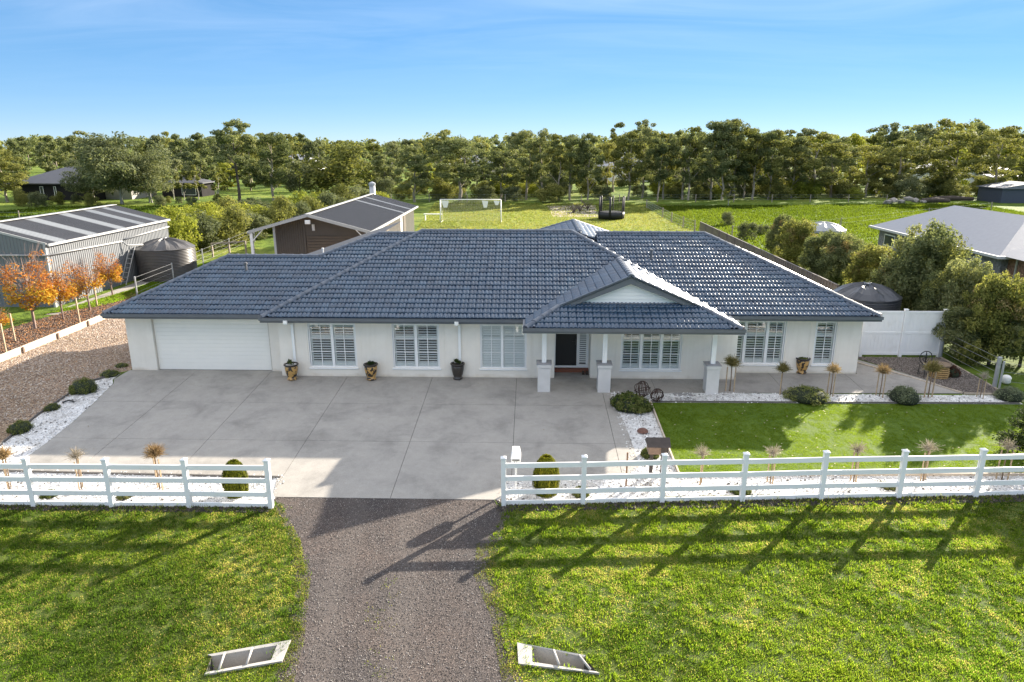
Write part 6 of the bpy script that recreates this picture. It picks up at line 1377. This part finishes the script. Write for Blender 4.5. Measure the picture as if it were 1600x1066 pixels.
x, y = G(1571, 600); solo('white_ornament', MB().lathe([(.10, 0), (.16, .06), (.15, .16), (.17, .24), (.11, .32), (.02, .33)], 12, (x, y, 0)), flat('ornament_white', (.80, .78, .74), .7, .05, 9), 'small lumpy white object on the grass right of the galvanised corner post', 'ornament', (x, y, 0), smooth=True)
# soccer goal
gx0, gy0 = G(688, 349); gx1, gy1 = G(783, 348); gy1 = gy0 = (gy0+gy1)/2; hg = by(688, 312, gy0).z; t = thing('soccer_goal', 'white soccer goal with grey net and rags on the back lawn', 'soccer goal', (gx0, gy0, 0))
part('crossbar', MB().tube([(gx0, gy0, hg), (gx1, gy0, hg)], .06, 8), M_white, t, smooth=True)
for x in (gx0, gx1): part('post', MB().tube([(x, gy0, 0), (x, gy0, hg)], .06, 8), M_white, t, smooth=True); part('stay', MB().tube([(x, gy0, hg), (x, gy0+.8, hg-.1), (x, gy0+2.0, .05)], .03, 6), M_white, t); part('base_bar', MB().tube([(x, gy0, .04), (x, gy0+2.0, .04)], .03, 6), M_white, t)
m = MB(); M_net = flat('net_string', (.42, .42, .40), .8)
for i in range(37): x = gx0+(gx1-gx0)*i/36; m.bar((x, gy0+.8, hg-.1), (x, gy0+2.0, .05), .012); m.bar((x, gy0, hg), (x, gy0+.8, hg-.1), .012)
for k in range(15): f = k/14; y_ = gy0+.8+1.2*f; z_ = hg-.1-(hg-.15)*f; m.bar((gx0, y_, z_), (gx1, y_, z_), .012)
part('net', m, M_net, t, kind='stuff')
for fx_, w_, h_ in ((.08, .45, .8), (.74, .38, .8), (.93, .35, .5)): x = gx0+(gx1-gx0)*fx_; solo('target_sheet', MB().add([(x-w_, gy0-.03, hg-.1), (x+w_, gy0-.03, hg-.15), (x+w_*.55, gy0-.05, hg-.1-h_), (x-w_*.4, gy0-.04, hg-.12-h_), (x-w_, gy0-.01, hg-.1), (x+w_, gy0-.01, hg-.15), (x+w_*.55, gy0-.03, hg-.1-h_), (x-w_*.4, gy0-.02, hg-.12-h_)], [(0,3,2,1),(4,5,6,7),(0,4,7,3),(1,2,6,5),(2,3,7,6),(0,1,5,4)]), M_white, 'white cloth tied under the crossbar of the soccer goal', 'cloth', (x, gy0, hg), 'white cloths tied to the soccer goal')
# trampoline
x, y = G(955, 342); t = thing('trampoline', 'dark round trampoline with padded net poles on the back lawn', 'trampoline', (x, y, 0)); M_tr = flat('tramp_black', (.02, .02, .022), .6, .2)
part('mat', MB().lathe([(.0, .86), (1.35, .86), (1.35, .88), (.0, .88)], 24, (x, y, 0), cap=False), M_tr, t); part('skirt', MB().lathe([(1.35, .86), (1.62, .84), (1.64, .55), (1.60, .12), (1.56, .12), (1.57, .8)], 24, (x, y, 0), cap=False), M_tr, t, smooth=True)
for k in range(6): a = k*math.pi/3+.3; part('net_pole', MB().tube([(x+1.6*math.cos(a), y+1.6*math.sin(a), 0), (x+1.6*math.cos(a), y+1.6*math.sin(a), 2.7)], .07 if k % 2 else .13, 8), M_tr, t, smooth=True)
m = MB()
for k in range(72): a = k*math.pi/36; m.box(x+1.5*math.cos(a)-.006, y+1.5*math.sin(a)-.006, .88, x+1.5*math.cos(a)+.006, y+1.5*math.sin(a)+.006, 2.6)
for z_ in np.arange(1.0, 2.65, .22): m.tube([(x+1.5*math.cos(a_), y+1.5*math.sin(a_), z_) for a_ in np.linspace(0, 6.283, 25)], .006, 3, cap=False)
part('net', m, M_tr, t, kind='stuff')
# leafless shrubs on the sand, rock and log piles
for k, px in enumerate((896, 906, 918)):
    x, y = G(px, 334-k*3); t = thing('bare_shrub', 'leafless wiry shrub on the pale sand pit left of the trampoline', 'shrub', (x, y, 0), 'leafless shrubs on the sand pit'); m = MB(); rd_ = random.Random(px)
    for q in range(22): a = rd_.uniform(0, 6.28); l_ = rd_.uniform(.6, 1.4); m.tube([(x, y, 0), (x+math.cos(a)*l_*.4, y+math.sin(a)*l_*.4, l_*.7), (x+math.cos(a)*l_, y+math.sin(a)*l_, l_*1.1)], [.03, .02, .01], 4, cap=False)
    part('twigs', m, M_barkd, t)
def rock(m, c, r_, rd_):
    bm = bmesh.new(); bmesh.ops.create_icosphere(bm, subdivisions=1, radius=r_)
    for v in bm.verts: v.co *= rd_.uniform(.7, 1.15); v.co.z *= .6
    bm.verts.index_update(); m.add([(v.co.x+c[0], v.co.y+c[1], v.co.z+c[2]) for v in bm.verts], [[v.index for v in f.verts] for f in bm.faces]); bm.free()
M_rock = flat('rock_grey', (.30, .27, .24), .9, .3, 3); rd_ = random.Random(9)
for px, py in ((1396, 316), (1408, 318), (1420, 314), (1430, 316), (1442, 317), (1388, 319)):
    x, y = G(px, py); m = MB(); rock(m, (x, y, .25), rd_.uniform(.6, 1.1), rd_); solo('boulder', m, M_rock, 'grey boulder of the heap beneath the olive gums beyond the right paddock', 'boulder', (x, y, 0), 'boulders heaped beyond the right paddock')
for px, py, l_ in ((1490, 314, 3.2), (1462, 317, 2.2)):
    x, y = G(px, py); solo('log', MB().tube([(x-l_, y, .35), (x, y+.3, .42), (x+l_, y+.2, .3)], [.35, .4, .28], 8), M_barkd, 'long fallen log on the grass beyond the neighbour roof' if l_ > 3 else 'shorter fallen log left of the long one beyond the neighbour roof', 'log', (x, y, 0))
x, y = G(683, 345); t = thing('garden_bench', 'small white bench left of the soccer goal', 'bench', (x-.8, y, 0)); part('seat', MB().bbox(x-1.6, y-.2, .75, x+.6, y+.2, .82, .01), M_white, t)
for dx in (-1.4, .4): part('leg', MB().box(x+dx-.05, y-.15, 0, x+dx+.05, y+.15, .75), M_white, t)
# water tap post near the shed
x, y = G(650, 362); solo('standpipe', MB().lathe([(.10, 0), (.10, 1.25), (.16, 1.25), (.16, 1.4), (.0, 1.42)], 10, (bx(650, 355, -9.6).x, 52, 0)), M_white, 'white pipe post standing at the corner of the brown shed', 'pipe', (-9.6, 52, 0))
# fallen leaves on the lawn
rg = np.random.RandomState(77); n = 90; X = rg.uniform(4.8, 15, n); Y = rg.uniform(19.2, 23.5, n); Z = gz_np(Y)+.05; s = .03
V = np.stack([np.stack([X-s, Y, Z], 1), np.stack([X, Y-s*.6, Z+.01], 1), np.stack([X+s, Y, Z], 1), np.stack([X, Y+s*.6, Z+.012], 1)], 1).reshape(-1, 3)
o = link(bpy.data.objects.new('fallen_leaves', npmesh('fallen_leaves', V, 4, flat('leaf_pale', (.60, .50, .34), .8, .2, 30)))); tag(o, kind='stuff')
def litter(name, xr, yr, n, cols, seed, size=.03, dz=.03, keep=None):
    rg = np.random.RandomState(seed); X = rg.uniform(*xr, n); Y = rg.uniform(*yr, n); k = np.ones(n, bool) if keep is None else inside_np(X, Y, keep); X, Y = X[k], Y[k]; m = len(X); Z = gz_np(Y)+dz; s = size*(.5+rg.rand(m)); a = rg.uniform(0, 6.28, m); c, d = np.cos(a)*s, np.sin(a)*s
    V = np.stack([np.stack([X-c, Y-d, Z], 1), np.stack([X+d*.6, Y-c*.6, Z+.008], 1), np.stack([X+c, Y+d, Z+.004], 1), np.stack([X-d*.6, Y+c*.6, Z+.01], 1)], 1).reshape(-1, 3)
    o = link(bpy.data.objects.new(name, npmesh(name, V, 4, cols))); return tag(o, kind='stuff')
litter('fallen_leaves', (-27.5, -22.5), (27, 43), 1500, L_or, 5, .04, .04, [(-24.0, 18.7), (-22.5, 27.0), (-22.5, 43), (-25.2, 43), (-26.3, 36), (-27.4, 27)])
litter('fallen_leaves', (-22.2, -16.8), (22, 38), 160, L_or, 6, .03, .03)
litter('fallen_leaves', (-16.2, 3.0), (25.4, 26.05), 70, flat('leaf_brown', (.20, .13, .07), .8, .3, 30), 7, .022, .032)
litter('fallen_leaves', (-16.2, 3.0), (17.6, 25.4), 60, flat('leaf_brown', (.20, .13, .07), .8, .3, 30), 8, .022, .032, DRV)
# prototypes that never got placed
for d in PROTO.values():
    if d['o'] and not d.get('n'):
        for c in list(d['o'].children): bpy.data.objects.remove(c)
        bpy.data.objects.remove(d['o'])
bpy.context.view_layer.update()
